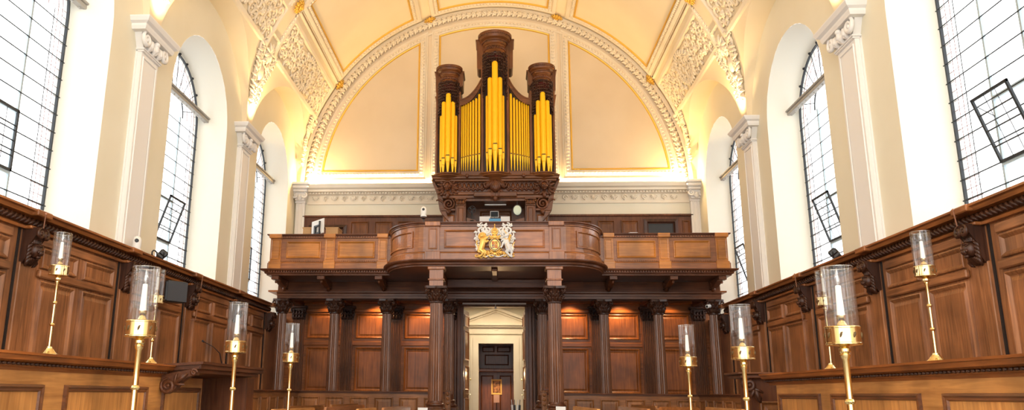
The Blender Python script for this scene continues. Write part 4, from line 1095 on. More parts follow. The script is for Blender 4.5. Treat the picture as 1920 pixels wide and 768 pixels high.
# =================================================================== ROYAL ARMS
arms = empty('royal_arms', (.06, 16.93, 4.76), 'gilt and white carved royal coat of arms with lion and unicorn on the gallery front', 'coat of arms')
AF = lambda: fr((.062, 16.93, 4.765), (1, 0, 0), (0, 0, 1), (0, -1, 0)); s = 1.0
mb = MB(fr((.062, 16.93, 4.765), (.93, 0, 0), (0, 0, .93), (0, -1, 0)))
for q in (-1, 1):
    H = q
    for (x, y, sz, a, hd, r, tn) in ((.31, .25, .24, pi/2, 1, .026, 1.3), (.30, .25, .13, -.5, 1, .020, .8), (.17, .25, .20, pi/2, -1, .024, 1.4), (.24, .15, .16, 0, 1, .022, 1.2),
                                (.12, .13, .15, .4, -1, .020, 1.2), (.37, .13, .15, 1.2, -1, .022, 1.3), (.39, .01, .13, 2.2, 1, .020, 1.3), (.39, -.11, .11, 1.2, -1, .018, 1.2),
                                (.08, .20, .12, 0, 1, .018, 1.2), (.19, .08, .12, 2, 1, .018, 1.1), (.31, .37, .10, 2, -1, .016, 1.0)):
        curl(mb, q*x, y, sz, a if q > 0 else pi-a, hd*q, r, tn, .03, 14, 6)
    for (x, y, a, L) in ((.37, .33, 1.2, .08), (.42, .20, -.2, .07), (.22, .34, 1.9, .08), (.10, .24, 2.4, .07), (.43, .06, -.6, .07), (.40, -.17, -1.2, .09), (.13, .05, .3, .10), (.16, .17, 1.4, .09), (.28, .10, .6, .09)):
        leaf(mb, q*x, y, a if q > 0 else pi-a, L, .055, .03, .02)
mb.tube([(-.42, .10, .015), (-.2, .2, .015), (0, .12, .015), (.2, .2, .015), (.42, .10, .015)], .02, 6)
mb.build('mantling', M['white'], arms)
mb = MB(AF())   # crown + helmet + crest
mb.lathe([(.0, 0), (.05, .0), (.055, .02), (.045, .03), (.05, .06), (.06, .085), (.055, .11)], (0, .0, .07), 14) if False else None
mb.box(-.06, .06, .12, .15, .03, .10, .01)
for k in range(5): mb.tube([(-.055+.0275*k, .15, .08), (-.07+.035*k, .20, .09), (-.03+.015*k, .26, .07)], .011, 5)
mb.blob((0, .275, .06), .022, 8, 5); mb.blob((0, .31, .06), .018, 6, 4); mb.blob((0, .345, .06), (.014, .025, .014), 6, 4); mb.blob((0, .07, .07), (.055, .065, .05), 10, 6); mb.blob((0, .17, .07), (.055, .04, .05), 10, 5)
for k in (-1, 1): leaf(mb, k*.05, .04, pi/2+k*-.9, .1, .05, .06, .02)
mb.build('crown', M['gold'], arms)
E_ = lambda rx, ry, n=28: [(rx*cos(2*pi*i/n), -.10+ry*sin(2*pi*i/n)) for i in range(n)]
mb = MB(AF()); mb.ring(E_(.122, .140), [(0, .02), (0, .07), (.012, .08), (.03, .065)]); g = mb.build('garter', M['hblue'], arms)
mb = MB(AF()); mb.ring(E_(.126, .144), [(0, .06), (.003, .082), (.010, .082)]); mb.ring(E_(.098, .116), [(0, .06), (.002, .08), (.009, .078)])
for k in range(24): a = 2*pi*k/24; mb.blob((.110*cos(a), -.10+.128*sin(a), .08), .006, 5, 4)
mb.build('garter_edge', M['gold'], g)
sh = MB(AF()); sh.prism(E_(.095, .113), .02, .066); shd = sh.build('shield', M['gold'], arms)
for i, (x0, x1, y0_, y1_, m) in enumerate(((-.066, -.003, -.096, -.022, M['red']), (.003, .066, -.096, -.022, M['crimson']), (-.066, -.003, -.178, -.104, M['hblue']), (.003, .066, -.178, -.104, M['red']))):
    mb = MB(AF()); mb.box(x0, x1, y0_, y1_, .06, .074); o = mb.build('shield_quarter', m, shd)
    mb = MB(AF()); xm, ym = (x0+x1)/2, (y0_+y1_)/2
    if i in (0, 3):
        for k in (-1, 0, 1): mb.tube([(xm-.024, ym+.022*k, .076), (xm, ym+.022*k+.004, .079), (xm+.026, ym+.022*k, .076)], .006, 5)
    elif i == 1: mb.tube([(xm-.02, ym-.025, .076), (xm, ym, .08), (xm+.01, ym+.025, .08)], [.006, .012, .006], 5); mb.ring(rect(x0+.006, x1-.006, y0_+.006, y1_-.006), [(0, .074), (.001, .078), (.005, .078)])
    else: mb.tube([(xm-.015, ym-.028, .077), (xm-.02, ym+.01, .077), (xm, ym+.026, .077), (xm+.02, ym+.01, .077), (xm+.012, ym-.028, .077)], .005, 5); [mb.tube([(xm-.01+.01*k, ym-.02, .077), (xm-.01+.01*k, ym+.018, .077)], .0025, 4) for k in range(3)]
    mb.build('charge', M['gold'], o)
def beast(body, m, name, extra):
    mb = MB(AF())
    for pts, rs in body: mb.tube([(x, y, z) for x, y, z in pts], [v*(1.32 if v > .013 else 1.1) for v in rs], 10)
    extra(mb); return mb.build(name, m, arms)
# lion (heraldic left), rampant guardant
lionb = [([(-.33, -.27, .05), (-.30, -.20, .06), (-.27, -.10, .07), (-.25, .00, .07), (-.26, .06, .07)], [.045, .052, .05, .058, .04]),
         ([(-.31, -.22, .08), (-.25, -.27, .09), (-.28, -.33, .07), (-.33, -.36, .06), (-.37, -.37, .06)], [.04, .034, .022, .02, .014]),
         ([(-.29, -.20, .05), (-.21, -.25, .06), (-.22, -.32, .05), (-.25, -.355, .05), (-.20, -.365, .05)], [.04, .03, .02, .018, .014]),
         ([(-.25, -.02, .09), (-.19, -.05, .10), (-.15, -.02, .09), (-.13, -.03, .09)], [.034, .026, .02, .016]),
         ([(-.24, .02, .08), (-.18, .04, .09), (-.14, .07, .09)], [.032, .022, .016]),
         ([(-.34, -.27, .05), (-.39, -.20, .05), (-.37, -.12, .05), (-.40, -.05, .05), (-.38, -.01, .05)], [.014, .011, .011, .012, .022])]
def lx(mb):
    mb.blob((-.27, .09, .09), (.052, .055, .05), 12, 8); mb.blob((-.262, .075, .14), (.02, .018, .02), 8, 5)
    for e in (-1, 1): mb.blob((-.265+e*.02, .105, .13), .008, 6, 4); mb.blob((-.27+e*.045, .14, .08), .013, 6, 4)
    for k in range(18): a = 2*pi*k/18; leaf(mb, -.27+.045*cos(a), .08+.05*sin(a), a, .05, .03, .06, .02)
    for k in range(6): mb.blob((-.30-.0*k, -.05-.04*k, .11), (.02, .015, .012), 6, 4)
beast(lionb, M['gold'], 'lion', lx)
unib = [([(.33, -.25, .05), (.30, -.19, .06), (.27, -.10, .07), (.24, -.01, .07), (.25, .05, .07), (.27, .09, .08)], [.04, .05, .046, .052, .034, .026]),
        ([(.30, -.22, .08), (.25, -.26, .08), (.29, -.31, .07), (.33, -.35, .06), (.37, -.365, .06)], [.04, .03, .018, .016, .014]),
        ([(.33, -.22, .06), (.37, -.27, .06), (.35, -.32, .06), (.38, -.36, .05)], [.034, .024, .015, .014]),
        ([(.25, -.04, .09), (.18, -.07, .10), (.16, -.13, .09), (.13, -.17, .09)], [.03, .022, .015, .014]),
        ([(.24, .0, .08), (.17, .01, .09), (.14, -.03, .09)], [.028, .018, .013]),
        ([(.29, .12, .09), (.25, .10, .11), (.20, .06, .12)], [.028, .026, .014])]
def ux(mb):
    for e in (-1, 1): mb.blob((.31, .15+.0*e, .09+e*.015), (.01, .02, .008), 6, 4)
uni = beast(unib, M['white'], 'unicorn', ux)
mb = MB(AF()); mb.tube([(.255, .135, .11), (.21, .20, .12), (.175, .25, .12)], [.010, .007, .001], 6)
for k in range(6): leaf(mb, .315-.008*k, .11-.03*k, -.3-.1*k, .06, .026, .07, .02)
mb.tube([(.215, .03, .11), (.25, .01, .13), (.29, .02, .10)], .009, 6); mb.tube([(.28, .00, .12), (.24, -.12, .13), (.29, -.19, .12), (.22, -.27, .07)], .005, 5)
mb.tube([(.35, -.25, .05), (.41, -.18, .05), (.39, -.10, .05), (.43, -.05, .05)], [.012, .01, .01, .02], 6); mb.build('mane_and_chain', M['gold'], uni)
mb = MB(AF())
for q in (-1, 1):
    curl(mb, q*.08, -.31, .13, 0, q, .018, 1.2, .04); curl(mb, q*.20, -.32, .13, pi, -q, .017, 1.2, .03); curl(mb, q*.31, -.345, .10, 0, q, .014, 1.1, .03); curl(mb, q*.14, -.24, .10, 1, q, .015, 1.1, .03); curl(mb, q*.40, -.33, .09, 1, q, .013, 1.1, .02)
    for k in range(4): leaf(mb, q*(.05+.08*k), -.29-.015*k, pi/2-q*.5+.4*k*q, .08, .035, .05, .02)
mb.blob((0, -.30, .06), (.05, .045, .03), 8, 5); mb.build('base_foliage', M['gold'], arms)
mb = MB(AF()); pts = [(-.30+.6*i/24, -.345-.02*sin(i/24*pi*4), .05) for i in range(25)]; mb.tube(pts, .014, 6, flat=.5); mb.build('motto_ribbon', M['white'], arms)

# =================================================================== SIDE STALL PANELLING
def lion_bracket(sgn, y, par):
    F_ = fr((sgn*5.62, y, 0), (0, 1, 0), (0, 0, 1), (-sgn, 0, 0)); mb = MB(F_)
    mb.prism([(2.98, .0), (2.98, .05), (3.06, .10), (3.2, .11), (3.34, .2), (3.42, .22), (3.42, 0)], -.11, .11, 0)
    mb.blob((0, 3.15, .13), (.075, .095, .085), 14, 9); mb.blob((0, 3.115, .205), (.042, .035, .04), 10, 6); mb.blob((0, 3.14, .238), (.018, .014, .012), 6, 4)
    mb.blob((0, 3.065, .185), (.034, .024, .03), 8, 5); mb.tube([(-.035, 3.092, .205), (0, 3.085, .222), (.035, 3.092, .205)], .007, 5)
    for e in (-1, 1):
        mb.blob((e*.032, 3.185, .198), (.017, .011, .012), 6, 4); mb.tube([(e*.012, 3.195, .21), (e*.035, 3.207, .205), (e*.055, 3.195, .18)], .011, 5)
        mb.blob((e*.03, 3.125, .205), (.028, .024, .02), 8, 5); mb.blob((e*.07, 3.235, .13), (.02, .024, .02), 6, 4); curl(mb, e*.055, 3.35, .12, pi/2, -e, .022, 1.4, .21, 14, 6)
        for k in range(5):
            z_ = 3.22-.045*k; mb.tube([(e*.065, z_, .12), (e*.095, z_-.03, .11), (e*.09, z_-.07, .09), (e*.07, z_-.085, .07)], [.02, .026, .02, .008], 6)
    for k in range(5): mb.tube([(-.05+.025*k, 3.23, .15), (-.06+.03*k, 3.26, .14), (-.06+.03*k, 3.285, .16)], [.018, .022, .010], 6)
    for k in range(4): mb.tube([(-.045+.03*k, 3.05, .14), (-.05+.033*k, 3.01, .11), (-.035+.023*k, 2.965, .07)], [.022, .024, .008], 6)
    return mb.build('lion_mask_bracket', wood('blk', 'z'), par)
LY = [4.00, 6.56, 9.13, 11.68, 14.24, 16.76, 19.3]
for sgn, lab in ((-1, 'tall oak stall panelling along the wall with the hung speaker, carved cornice and lion masks'), (1, 'tall oak stall panelling along the wall without a speaker, carved cornice and lion masks')):
    e = empty('stall_panelling', (sgn*5.7, 11, FL), lab, 'panelling')
    F_ = fr((sgn*5.62, 0, 0), (0, 1, 0), (0, 0, 1), (-sgn, 0, 0))
    mb = MB(F_); mb.box(2.6, 21.22, FL, 3.45, -.17, 0); mb.build('back_board', wood('wall', 'z'), e)
    mb = MB(F_)
    mb.sweep([(-.17, 3.40), (.06, 3.40), (.07, 3.43), (.045, 3.445), (.045, 3.55), (.13, 3.56), (.15, 3.60), (.19, 3.61), (.19, 3.635), (-.17, 3.635)], [(2.6, 0, 0), (19.34, 0, 0)], lambda i: (0, 0, 1), lambda i: (0, 1, 0))
    for y in LY: mb.box(y-.15, y+.15, 3.40, 3.44, 0, .14, .01); mb.box(y-.16, y+.16, 3.56, 3.64, 0, .215, .012)
    mb.build('cornice', wood('mid', 'y'), e)
    mb = MB(F_); mb.tube([(2.6, 3.495, .055), (19.34, 3.495, .055)], .048, 10)
    y = 2.7
    while y < 19.3:
        mb.tube([(y-.04, 3.455, .080), (y-.01, 3.48, .102), (y+.02, 3.51, .104), (y+.045, 3.54, .082)], [.010, .020, .022, .010], 6)
        mb.blob((y+.045, 3.50, .100), (.012, .012, .010), 6, 4)
        y += .088
    mb.build('carved_torus', wood('blk', 'y'), e)
    for y in LY: lion_bracket(sgn, y, e)
    for y in LY:
        mb = MB(F_); mb.box(y-.185, y-.15, 1.2, 3.41, -.01, .018); mb.build('gap_shade_strip', M['gap'], e)  # raised black strip painted as the shade of a gap
        mb = MB(F_); mb.box(y-.12, y+.12, 1.2, 3.0, 0, .045, .01); mb.box(y-.15, y+.15, 1.2, 3.4, 0, .012)
        mb.build('pilaster_strip', wood('wall', 'z'), e)
    for i, y in enumerate(LY[:-1]):
        mb = MB(F_); L = LY[i+1]-y; mb.box(y+.30, y+L-.30, 2.87, 2.97, 0, .055, .015); mb.box(y+.30, y+L-.30, 3.27, 3.38, 0, .03, .01)
        mb.build('rail', wood('wall', 'y'), e)
    for i, y in enumerate(LY[:-1]):
        for a, b in ((.34, 1.19), (1.37, 2.22)):
            for z0, z1 in ((2.99, 3.25), (1.25, 2.84)):
                mb = MB(F_); mould_panel(mb, y+a, y+b, z0, z1, 0, .06, .036); mb.build('panel', wood('wall', 'z'), e)
# ------------------------------------------------------------------ reading desks in front of the stalls
def desk(sgn, yend, panels, lab):
    e = empty('stall_desk', (sgn*3.9, (2.6+yend)/2, FL), lab, 'desk'); D = 3.65
    F_ = fr((sgn*D, 0, 0), (0, 1, 0), (0, 0, 1), (-sgn, 0, 0))
    mb = MB(F_); mb.box(2.6, yend+ (1.2 if sgn < 0 else -.25), FL, 1.66, -.10, 0); mb.box(2.6, yend, FL, 1.66, -.5, -.44)
    mb.build('desk_front', wood('light', 'y'), e)
    mb = MB(F_)
    mb.sweep([(-.5, 1.72), (-.5, 1.65), (.0, 1.65), (.01, 1.675), (.04, 1.685), (.05, 1.71), (.10, 1.73), (.115, 1.765), (.13, 1.77), (.13, 1.79), (-.5, 1.765)], [(2.6, 0, 0), (yend, 0, 0)], lambda i: (0, 0, 1), lambda i: (0, 1, 0))
    mb.build('desk_ledge', wood('red', 'y'), e)
    mb = MB(F_); mb.tube([(2.6, 1.70, .055), (yend, 1.70, .055)], .008, 5); y = 2.7
    while y < yend-.05:
        mb.blob((y, 1.70, .062), (.024, .014, .016), 6, 4); y += .062
    mb.build('carved_bead_row', wood('blk', 'y'), e)
    for a, b in panels:
        mb = MB(F_); mb.box(a+.05, b-.05, .80, 1.495, 0, .006); pn_ = mb.build('panel', wood('light', 'z'), e)
        mb = MB(F_); mb.ring(rect(a, b, .75, 1.545), [(0, 0), (.004, .03), (.02, .036), (.035, .022), (.05, .024), (.062, .004)]); mb.build('panel_moulding', wood('organ', 'y'), pn_)
    return e
dL = desk(-1, 8.95, ((3.2, 4.6), (5.0, 6.52), (6.86, 8.52), (8.92, 10.05)), 'long light oak stall desk below the hung speaker, with a scrolled bracket')
dR = desk(1, 10.70, ((3.0, 4.7), (4.9, 6.58), (6.94, 8.74), (9.05, 10.33)), 'long light oak stall desk on the side opposite the hung speaker')
# left raised book desk on a scroll bracket
e = dL; mb = MB()
A0 = Vector((-3.78, 8.95, 1.78)); A1 = Vector((-3.20, 8.85, 1.85)); B1 = atX(452, 690, -3.20); B0 = Vector((-3.78, B1.y, 1.78))
zz = A1.z
def slab(mb, P4, t):
    vs = [tuple(p) for p in P4]+[tuple(p-Vector((0, 0, t))) for p in P4]; mb.add(vs, [(0, 1, 2, 3), (7, 6, 5, 4), (0, 4, 5, 1), (1, 5, 6, 2), (2, 6, 7, 3), (3, 7, 4, 0)])
sh_ = Vector((0, 0, .0))
slab(mb, [Vector((-4.15, 8.93, 1.77)), Vector((-3.20, 8.93, 1.835)), Vector((-3.20, 11.4, 1.835)), Vector((-4.15, 11.4, 1.77))], .03)
slab(mb, [Vector((-4.15, 8.96, 1.745)), Vector((-3.23, 8.96, 1.805)), Vector((-3.23, 11.37, 1.805)), Vector((-4.15, 11.37, 1.745))], .05)
slab(mb, [Vector((-4.15, 9.0, 1.70)), Vector((-3.29, 9.0, 1.76)), Vector((-3.29, 11.33, 1.76)), Vector((-4.15, 11.33, 1.70))], .05)
mb.build('book_slope', wood('dark', 'y'), e)
mb = MB(); mb.tube([(-3.245, 8.95, 1.765), (-3.245, 11.36, 1.765)], .008, 5); y = 8.98
while y < 11.35: mb.blob((-3.245, y, 1.765), (.018, .022, .016), 6, 4); y += .055
x = -3.3
mb.build('carved_bead_row', wood('blk', 'y'), e)
K = fr((0, 8.86, 0), (1, 0, 0), (0, 0, 1), (0, -1, 0))
mb = MB(K); pts = [(-3.64, 1.68), (-3.64, 1.50), (-3.58, 1.47), (-3.50, 1.50), (-3.42, 1.60), (-3.34, 1.66), (-3.26, 1.68), (-3.24, 1.72), (-3.30, 1.745)]
mb.prism(pts, -.12, 0); curl(mb, -3.56, 1.56, .16, pi/2, 1, .02, 1.8, .0, 20, 6); curl(mb, -3.27, 1.71, .07, 0, 1, .014, 1.3, .0); leaf(mb, -3.48, 1.58, .7, .18, .05, .0, .02)
mb.build('scroll_bracket', wood('dark', 'y'), e)
mb = MB(); mb.box(-4.15, -3.9, 10.16, 11.2, FL, 1.69); mb.box(-3.9, -3.3, 10.9, 11.2, FL, 1.69); mb.build('desk_return', wood('dark', 'z'), e)
# right return desk block
p0 = atY(1383, 697, 11.3); p1 = atY(1480, 697, 11.3)
e = empty('return_desk', ((p0.x+p1.x)/2, 11.5, FL), 'dark oak return desk with flat top past the long desk opposite the speaker', 'desk')
mb = MB(); mb.box(p0.x, p1.x+.2, 11.3, 12.0, p0.z-.03, p0.z, .01); mb.box(p0.x+.05, p1.x+.2, 11.34, 12.0, p0.z-.08, p0.z-.03, .01); mb.build('desk_top', wood('dark', 'x'), e)
mb = MB(); mb.box(p0.x+.22, p1.x+.2, 11.5, 12.0, FL, p0.z-.08); mb.build('desk_body', wood('dark', 'z'), e)
mb = MB(fr((p0.x+.22, 11.5, 0), (1, 0, 0), (0, 0, 1), (0, -1, 0))); mould_panel(mb, .1, .55, .6, 1.45, 0, .05, .03); mb.build('panel', wood('pew', 'z'), e)
mb = MB(fr((p0.x, 11.36, 0), (1, 0, 0), (0, 0, 1), (0, -1, 0))); curl(mb, .16, p0.z-.17, .17, pi/2, 1, .03, 1.6, 0, 18, 6); leaf(mb, .22, p0.z-.22, -1.2, .2, .08, 0, .03); mb.build('scroll_bracket', wood('blk', 'z'), e)
# microphone
p = atX(418, 688, -3.55); q = atX(382, 640, -3.45)
e = empty('gooseneck_microphone', (p.x, p.y, 1.80), 'thin black gooseneck microphone on the raised book desk', 'microphone')
mb = MB(); P0 = Vector((-3.55, p.y, 1.80)); P3 = Vector((-3.45, q.y, q.z)); P3.y = p.y-.55; P3 = atY(382, 640, P3.y)
mid1 = atY(412, 662, p.y-.12); mid2 = atY(400, 650, p.y-.3)
mb.tube([P0, P0.lerp(mid1, .55), mid1, mid2, P3], [.009, .008, .007, .006, .006], 6); mb.build('gooseneck', M['black'], e)
mb = MB(); mb.tube([P3, P3+(P3-mid2)*.12], .014, 8); mb.build('microphone_head', M['black'], e)
mb = MB(); mb.tube([P0, P0.lerp(mid1, .35)], .016, 8); mb.lathe([(.045, 0), (.04, .012), (.018, .02)], tuple(P0), 12); mb.build('microphone_base', M['dgrey'], e)

# =================================================================== CANDLESTICKS
def candlestick(x, y, ztop, zbase, label, sc=1.0, ledge=False):
    """ztop = top rim of glass"""
    e = empty('candlestick', (x, y, zbase), label, 'candlestick')
    R_ = .09*sc; gh = .36*sc; ch = .10*sc; zc0 = ztop-gh-ch+.02   # underside of cup
    mb = MB()
    mb.lathe([(R_, 0), (R_*1.035, .003), (R_*1.035, .009), (R_, .012), (R_, ch-.012), (R_*1.035, ch-.009), (R_*1.035, ch-.003), (R_*1.01, ch), (R_*.97, ch), (R_*.97, .01), (.01, .01)], (x, y, zc0), 36)
    mb.lathe([(.018, -.05), (.03, -.035), (.03, -.02), (.02, -.01), (R_*.6, -.004), (R_, 0), (R_*.9, .008), (.0, .008)], (x, y, zc0), 24)
    cup = mb.build('cup', M['brass'], e)
    for k in range(8):
        a = 2*pi*k/8+.3; c_, s_ = cos(a), sin(a); K = fr((x+c_*R_*1.002, y+s_*R_*1.002, zc0+ch*.5), (-s_, c_, 0), (0, 0, 1), (c_, s_, 0))
        q = MB(K); q.tube([(.008, .016, .0005), (.002, .012, .0005), (-.002, 0, .0005), (-.006, -.014, .0005)], [.002, .006, .007, .002], 6); q.build('cup_opening', M['mouth'], cup)
    # stem
    zs = zbase
    mb = MB(); H = zc0-.05-zs; k = []
    if ledge: mb.lathe([(.088, 0), (.092, .008), (.088, .018), (.080, .024), (.078, .036), (.058, .052), (.040, .075), (.030, .09), (.030, .10), (.018, .105)], (x, y, zs), 24); b0 = .10
    else: mb.lathe([(.14, 0), (.14, .02), (.12, .03), (.07, .06), (.03, .12), (.022, .16)], (x, y, zs), 20); b0 = .16
    mb.build('foot', M['brass'], e)
    mb = MB(); r0, r1 = (.016, .013) if ledge else (.021*sc, .017*sc); prof = [(r0, b0)]
    nk = 2 if ledge else 7
    for i in range(1, nk+1):
        z = b0+(H-b0)*i/(nk+1) if ledge else H-.24*i*1.05
        k.append(z)
    for z in sorted(k):
        if z < b0+.05: continue
        rr = r0+(r1-r0)*z/H; prof += [(rr, z-.014), (rr*1.35, z-.010), (rr*1.6, z), (rr*1.35, z+.010), (rr, z+.014)]
    prof += [(r1, H-.03), (r1*1.5, H-.015), (r1*1.6, H), (r1, H+.01), (.018, H+.04)]
    mb.lathe(prof, (x, y, zs), 16); mb.build('stem', M['brass'], e)
    mb = MB(); t = .0022
    mb.lathe([(R_*.925, 0), (R_*.925, gh), (R_*.94, gh+.003), (R_*.955, gh), (R_*.955, 0)], (x, y, zc0+ch-.03), 40); gc_ = mb.build('glass_chimney', M['chim'], e)
    mb = MB(); mb.tube([(x+R_*.94*cos(2*pi*i/40), y+R_*.94*sin(2*pi*i/40), zc0+ch-.03+gh) for i in range(40)], .0026*sc, 5, True); mb.build('glass_rim', M['bulb'], gc_)
    zc = zc0+.01+.022*sc
    mb = MB(); mb.lathe([(.03, -.03), (.03, 0), (.02, .02), (.013, .04), (.022, .06), (.030, .075), (.022, .09), (.014, .10), (.026, .118), (.027, .13), (.0, .13)], (x, y, zc), 16); mb.build('candle_holder', M['brass'], e)
    mb = MB(); ht = .175*sc; mb.lathe([(.021*sc, 0), (.015*sc, ht), (.006, ht+.003), (0, ht+.003)], (x, y, zc+.12), 16); cd_ = mb.build('candle', M['wax'], e)
    mb = MB(); mb.lathe([(.006, 0), (.010*sc, .012), (.0155*sc, .035*sc), (.012*sc, .06*sc), (.004, .09*sc), (0, .10*sc)], (x, y, zc+.12+ht), 12); mb.build('flame_bulb', M['bulb'], e); return e
M['bulb'] = glassmat('clear_bulb_glass', (.90, .91, .92), .30, .95)
for (px, py, Y, nm) in ((276, 499, 4.77, 'large brass floor candlestick nearest the scrolled bracket on the speaker side'),
                        (448, 566, 6.8, 'middle brass floor candlestick on the speaker side, in front of the book desk'),
                        (549, 605, 8.9, 'smallest brass floor candlestick on the speaker side, in front of the corner column'),
                        (1567, 498, 4.52, 'largest brass floor candlestick, in front of the desk opposite the speaker'),
                        (1386, 570, 6.5, 'middle brass floor candlestick before the return desk opposite the speaker'),
                        (1286, 608, 8.6, 'smallest brass floor candlestick before the fluted columns below the security camera')):
    p = atY(px, py, Y); candlestick(p.x, Y, p.z, FL, nm)['group'] = 'brass floor candlesticks along the aisle'
for (px, pb, pt, X, nm) in ((90, 668, 436, -3.86, 'brass ledge candlestick on the desk top, first from the photo edge on the speaker side'),
                            (281, 685, 505, -3.86, 'brass ledge candlestick partly hidden behind the large floor candlestick on the speaker side'),
                            (1756, 673, 433, 3.86, 'brass ledge candlestick standing alone on the desk top opposite the speaker'),
                            (1559, 690, 507, 3.86, 'brass ledge candlestick behind the largest floor candlestick opposite the speaker')):
    p = atX(px, pb, X); q = atX(px+18*(1 if X < 0 else -1), pt, X); q = atY(px, pt, p.y)
    candlestick(X, p.y, q.z, 1.777, nm, .92, True)['group'] = 'brass candlesticks on the desk ledges'

# =================================================================== LOW PEW FRONTS
def pewfront(path, name, label, top, n, wd):
    e = empty(name, (*path[0], FL), label, 'pew front')
    for (a, b), k in zip(zip(path, path[1:]), n):
        a = Vector((*a, 0)); b = Vector((*b, 0)); u = (b-a).normalized(); nn = Vector((u.y, -u.x, 0)); L = (b-a).length
        K = fr(a, u, (0, 0, 1), nn); mb = MB(K)
        mb.box(0, L, FL, top-.02, -.06, 0); mb.build('front_board', wood('pew', 'x' if abs(u.x) > .5 else 'y'), e)
        mb = MB(K); mb.box(-.03, L+.03, top-.025, top, -.10, .05, .008); mb.box(-.01, L+.01, top-.05, top-.025, -.07, .025, .005); mb.build('capping', wood('dark', 'x'), e)
        for i in range(k):
            p0, p1 = L*(i+.12)/k, L*(i+.88)/k; mb = MB(K); mould_panel(mb, p0, p1, top-.75, top-.13, 0, .04, .028); mb.build('panel', wood('pew', 'z'), e)
    return e
def rpath(pts): return [(x, y) for x, y in pts]
eL = pewfront([(-4.45, 12.9), (-4.38, 18.0), (-1.05, 18.0)], 'pew_front', 'low panelled pew front before the columns on the monitor side of the doorway', 1.55, (9, 6), 0)
eR = pewfront([(1.18, 18.0), (4.50, 18.0), (4.6, 12.4)], 'pew_front', 'low panelled pew front before the columns on the security camera side of the doorway', 1.55, (6, 9), 0)
for e, x in ((eL, -1.0), (eR, 1.13)):
    mb = MB(); mb.box(x-.06, x+.06, 17.93, 18.07, FL, 1.58, .01); mb.box(x-.075, x+.075, 17.91, 18.09, 1.56, 1.59, .008)
    for k in range(3): mb.blob((x, 17.92, 1.5-.1*k), (.04, .02, .04), 6, 4)
    mb.build('end_post', wood('pew', 'z'), e)
mb = MB(); mb.box(1.12, 1.26, 17.97, 18.12, 1.59, 1.66, .008); tag(mb.build('small_box', wood('dark', 'x'), loc=(1.19, 18.04, 1.59)), 'little dark wooden box on the pew end beside the doorway', 'box')

# ------------------------------------------------------------------ benches seen only by their backs
def bench(p, q, Y0_, Y1_, tone, label):
    """solid-backed oak chair: px of the two top corners, at depths Y0_,Y1_"""
    a = atY(*p, Y0_); z = a.z; b = atZ(*q, z)
    a.z = b.z = 0; u = (b-a).normalized(); nn = Vector((u.y, -u.x, 0)); L = (b-a).length
    e = empty('oak_bench', (*((a+b)/2)[:2], FL), label, 'bench', 'oak benches facing the aisle'); K = fr(a, u, (0, 0, 1), nn)
    pr = [(0, z-.42), (L, z-.42), (L, z-.04), (L-.012, z-.012), (L-.04, z), (.04, z), (.012, z-.012), (0, z-.04)]
    mb = MB(K); mb.prism(pr, -.035, 0); mb.build('backrest', wood(tone, 'y'), e)
    mb = MB(K); mb.box(0, L, z-.57, z-.53, .0, .42, .01); mb.build('seat', wood(tone, 'y'), e)
    for s0 in (.02, L-.06):
        mb = MB(K); mb.box(s0, s0+.04, FL, z-.40, -.04, .0, .006); mb.build('leg', wood(tone, 'z'), e)
        mb = MB(K); mb.box(s0, s0+.04, FL, z-.56, .37, .41, .006); mb.build('leg', wood(tone, 'z'), e)
    return e
for args in (((512, 767), (591, 763.5), 9.6, 10.2, 'light', 'light oak bench back just behind the smallest candlestick on the speaker side'),
             ((543, 761), (607, 759), 12.5, 13.2, 'pew', 'dark oak bench back behind the light one next to the small candlestick, speaker side'),
             ((612, 763), (684, 758.5), 11.4, 12.2, 'mid', 'mid-brown oak bench back with a pale corner, in the middle of the speaker side rows'),
             ((622, 758), (672, 756), 14.2, 14.8, 'pew', 'dark oak bench back just behind the pale-cornered one'),
             ((672, 766), (706, 763.5), 10.2, 10.6, 'light', 'light oak bench back, small sliver between two brown ones on the monitor side'),
             ((720, 764), (770, 759.5), 11.4, 12.0, 'mid', 'brown oak bench back nearest the front column on the monitor side'),
             ((1074, 761), (1120, 766.5), 11.0, 10.4, 'light', 'light oak bench back nearest the front column on the mirror side'),
             ((1159, 761), (1214, 766), 11.6, 10.9, 'mid', 'brown oak bench back in the middle of the rows on the mirror side'),
             ((1183, 758), (1229, 760.5), 14.2, 13.7, 'pew', 'dark oak bench back behind the middle one on the mirror side'),
             ((1235, 762.5), (1312, 763), 11.9, 11.5, 'mid', 'wide brown oak bench back behind the smallest candlestick on the mirror side'),
             ((1322, 762.5), (1392, 767), 11.2, 9.2, 'light', 'light oak bench back beside the return desk')):
    bench(*args)
# papers by the columns, umbrellas by the door
for (x, y, lab, ang) in ((792, 766, 'white order of service sheet on a bench by the monitor side front column', .3), (1052, 764, 'pale blue leaflet propped at the base of the mirror side front column', -.4)):
    p = atY(x, y, 14.5); mb = MB(fr((p.x, 14.5, p.z-.25), (cos(ang), sin(ang), 0), (0, .2, 1), (sin(ang), -cos(ang), 0))); mb.box(-.09, .09, .015, .27, 0, .008)
    e = tag(mb.build('leaflet', M['paper'], loc=(p.x, 14.5, p.z-.2)), lab, 'leaflet')
    mb = MB(); mb.box(p.x-.2, p.x+.2, 14.4, 14.8, FL+.4, p.z-.24, .01); 
    for q in (-1, 1): mb.box(p.x+q*.17-.02, p.x+q*.17+.02, 14.45, 14.75, FL, FL+.42)
    tag(mb.build('low_stool', wood('pew', 'x'), loc=(p.x, 14.5, FL)), 'low dark stool under the '+lab.split(' on ')[0].split(' propped')[0], 'stool')
p = atY(968, 752, 20.6); e = empty('umbrella_stand', (p.x, 20.6, FL), 'umbrella stand with grey folded umbrellas at the foot of the doorway', 'umbrella stand')
mb = MB(); mb.lathe([(.10, 0), (.11, .02), (.10, .5), (.11, .52), (.10, .52)], (p.x, 20.6, FL), 18); mb.build('stand_tub', M['black'], e)
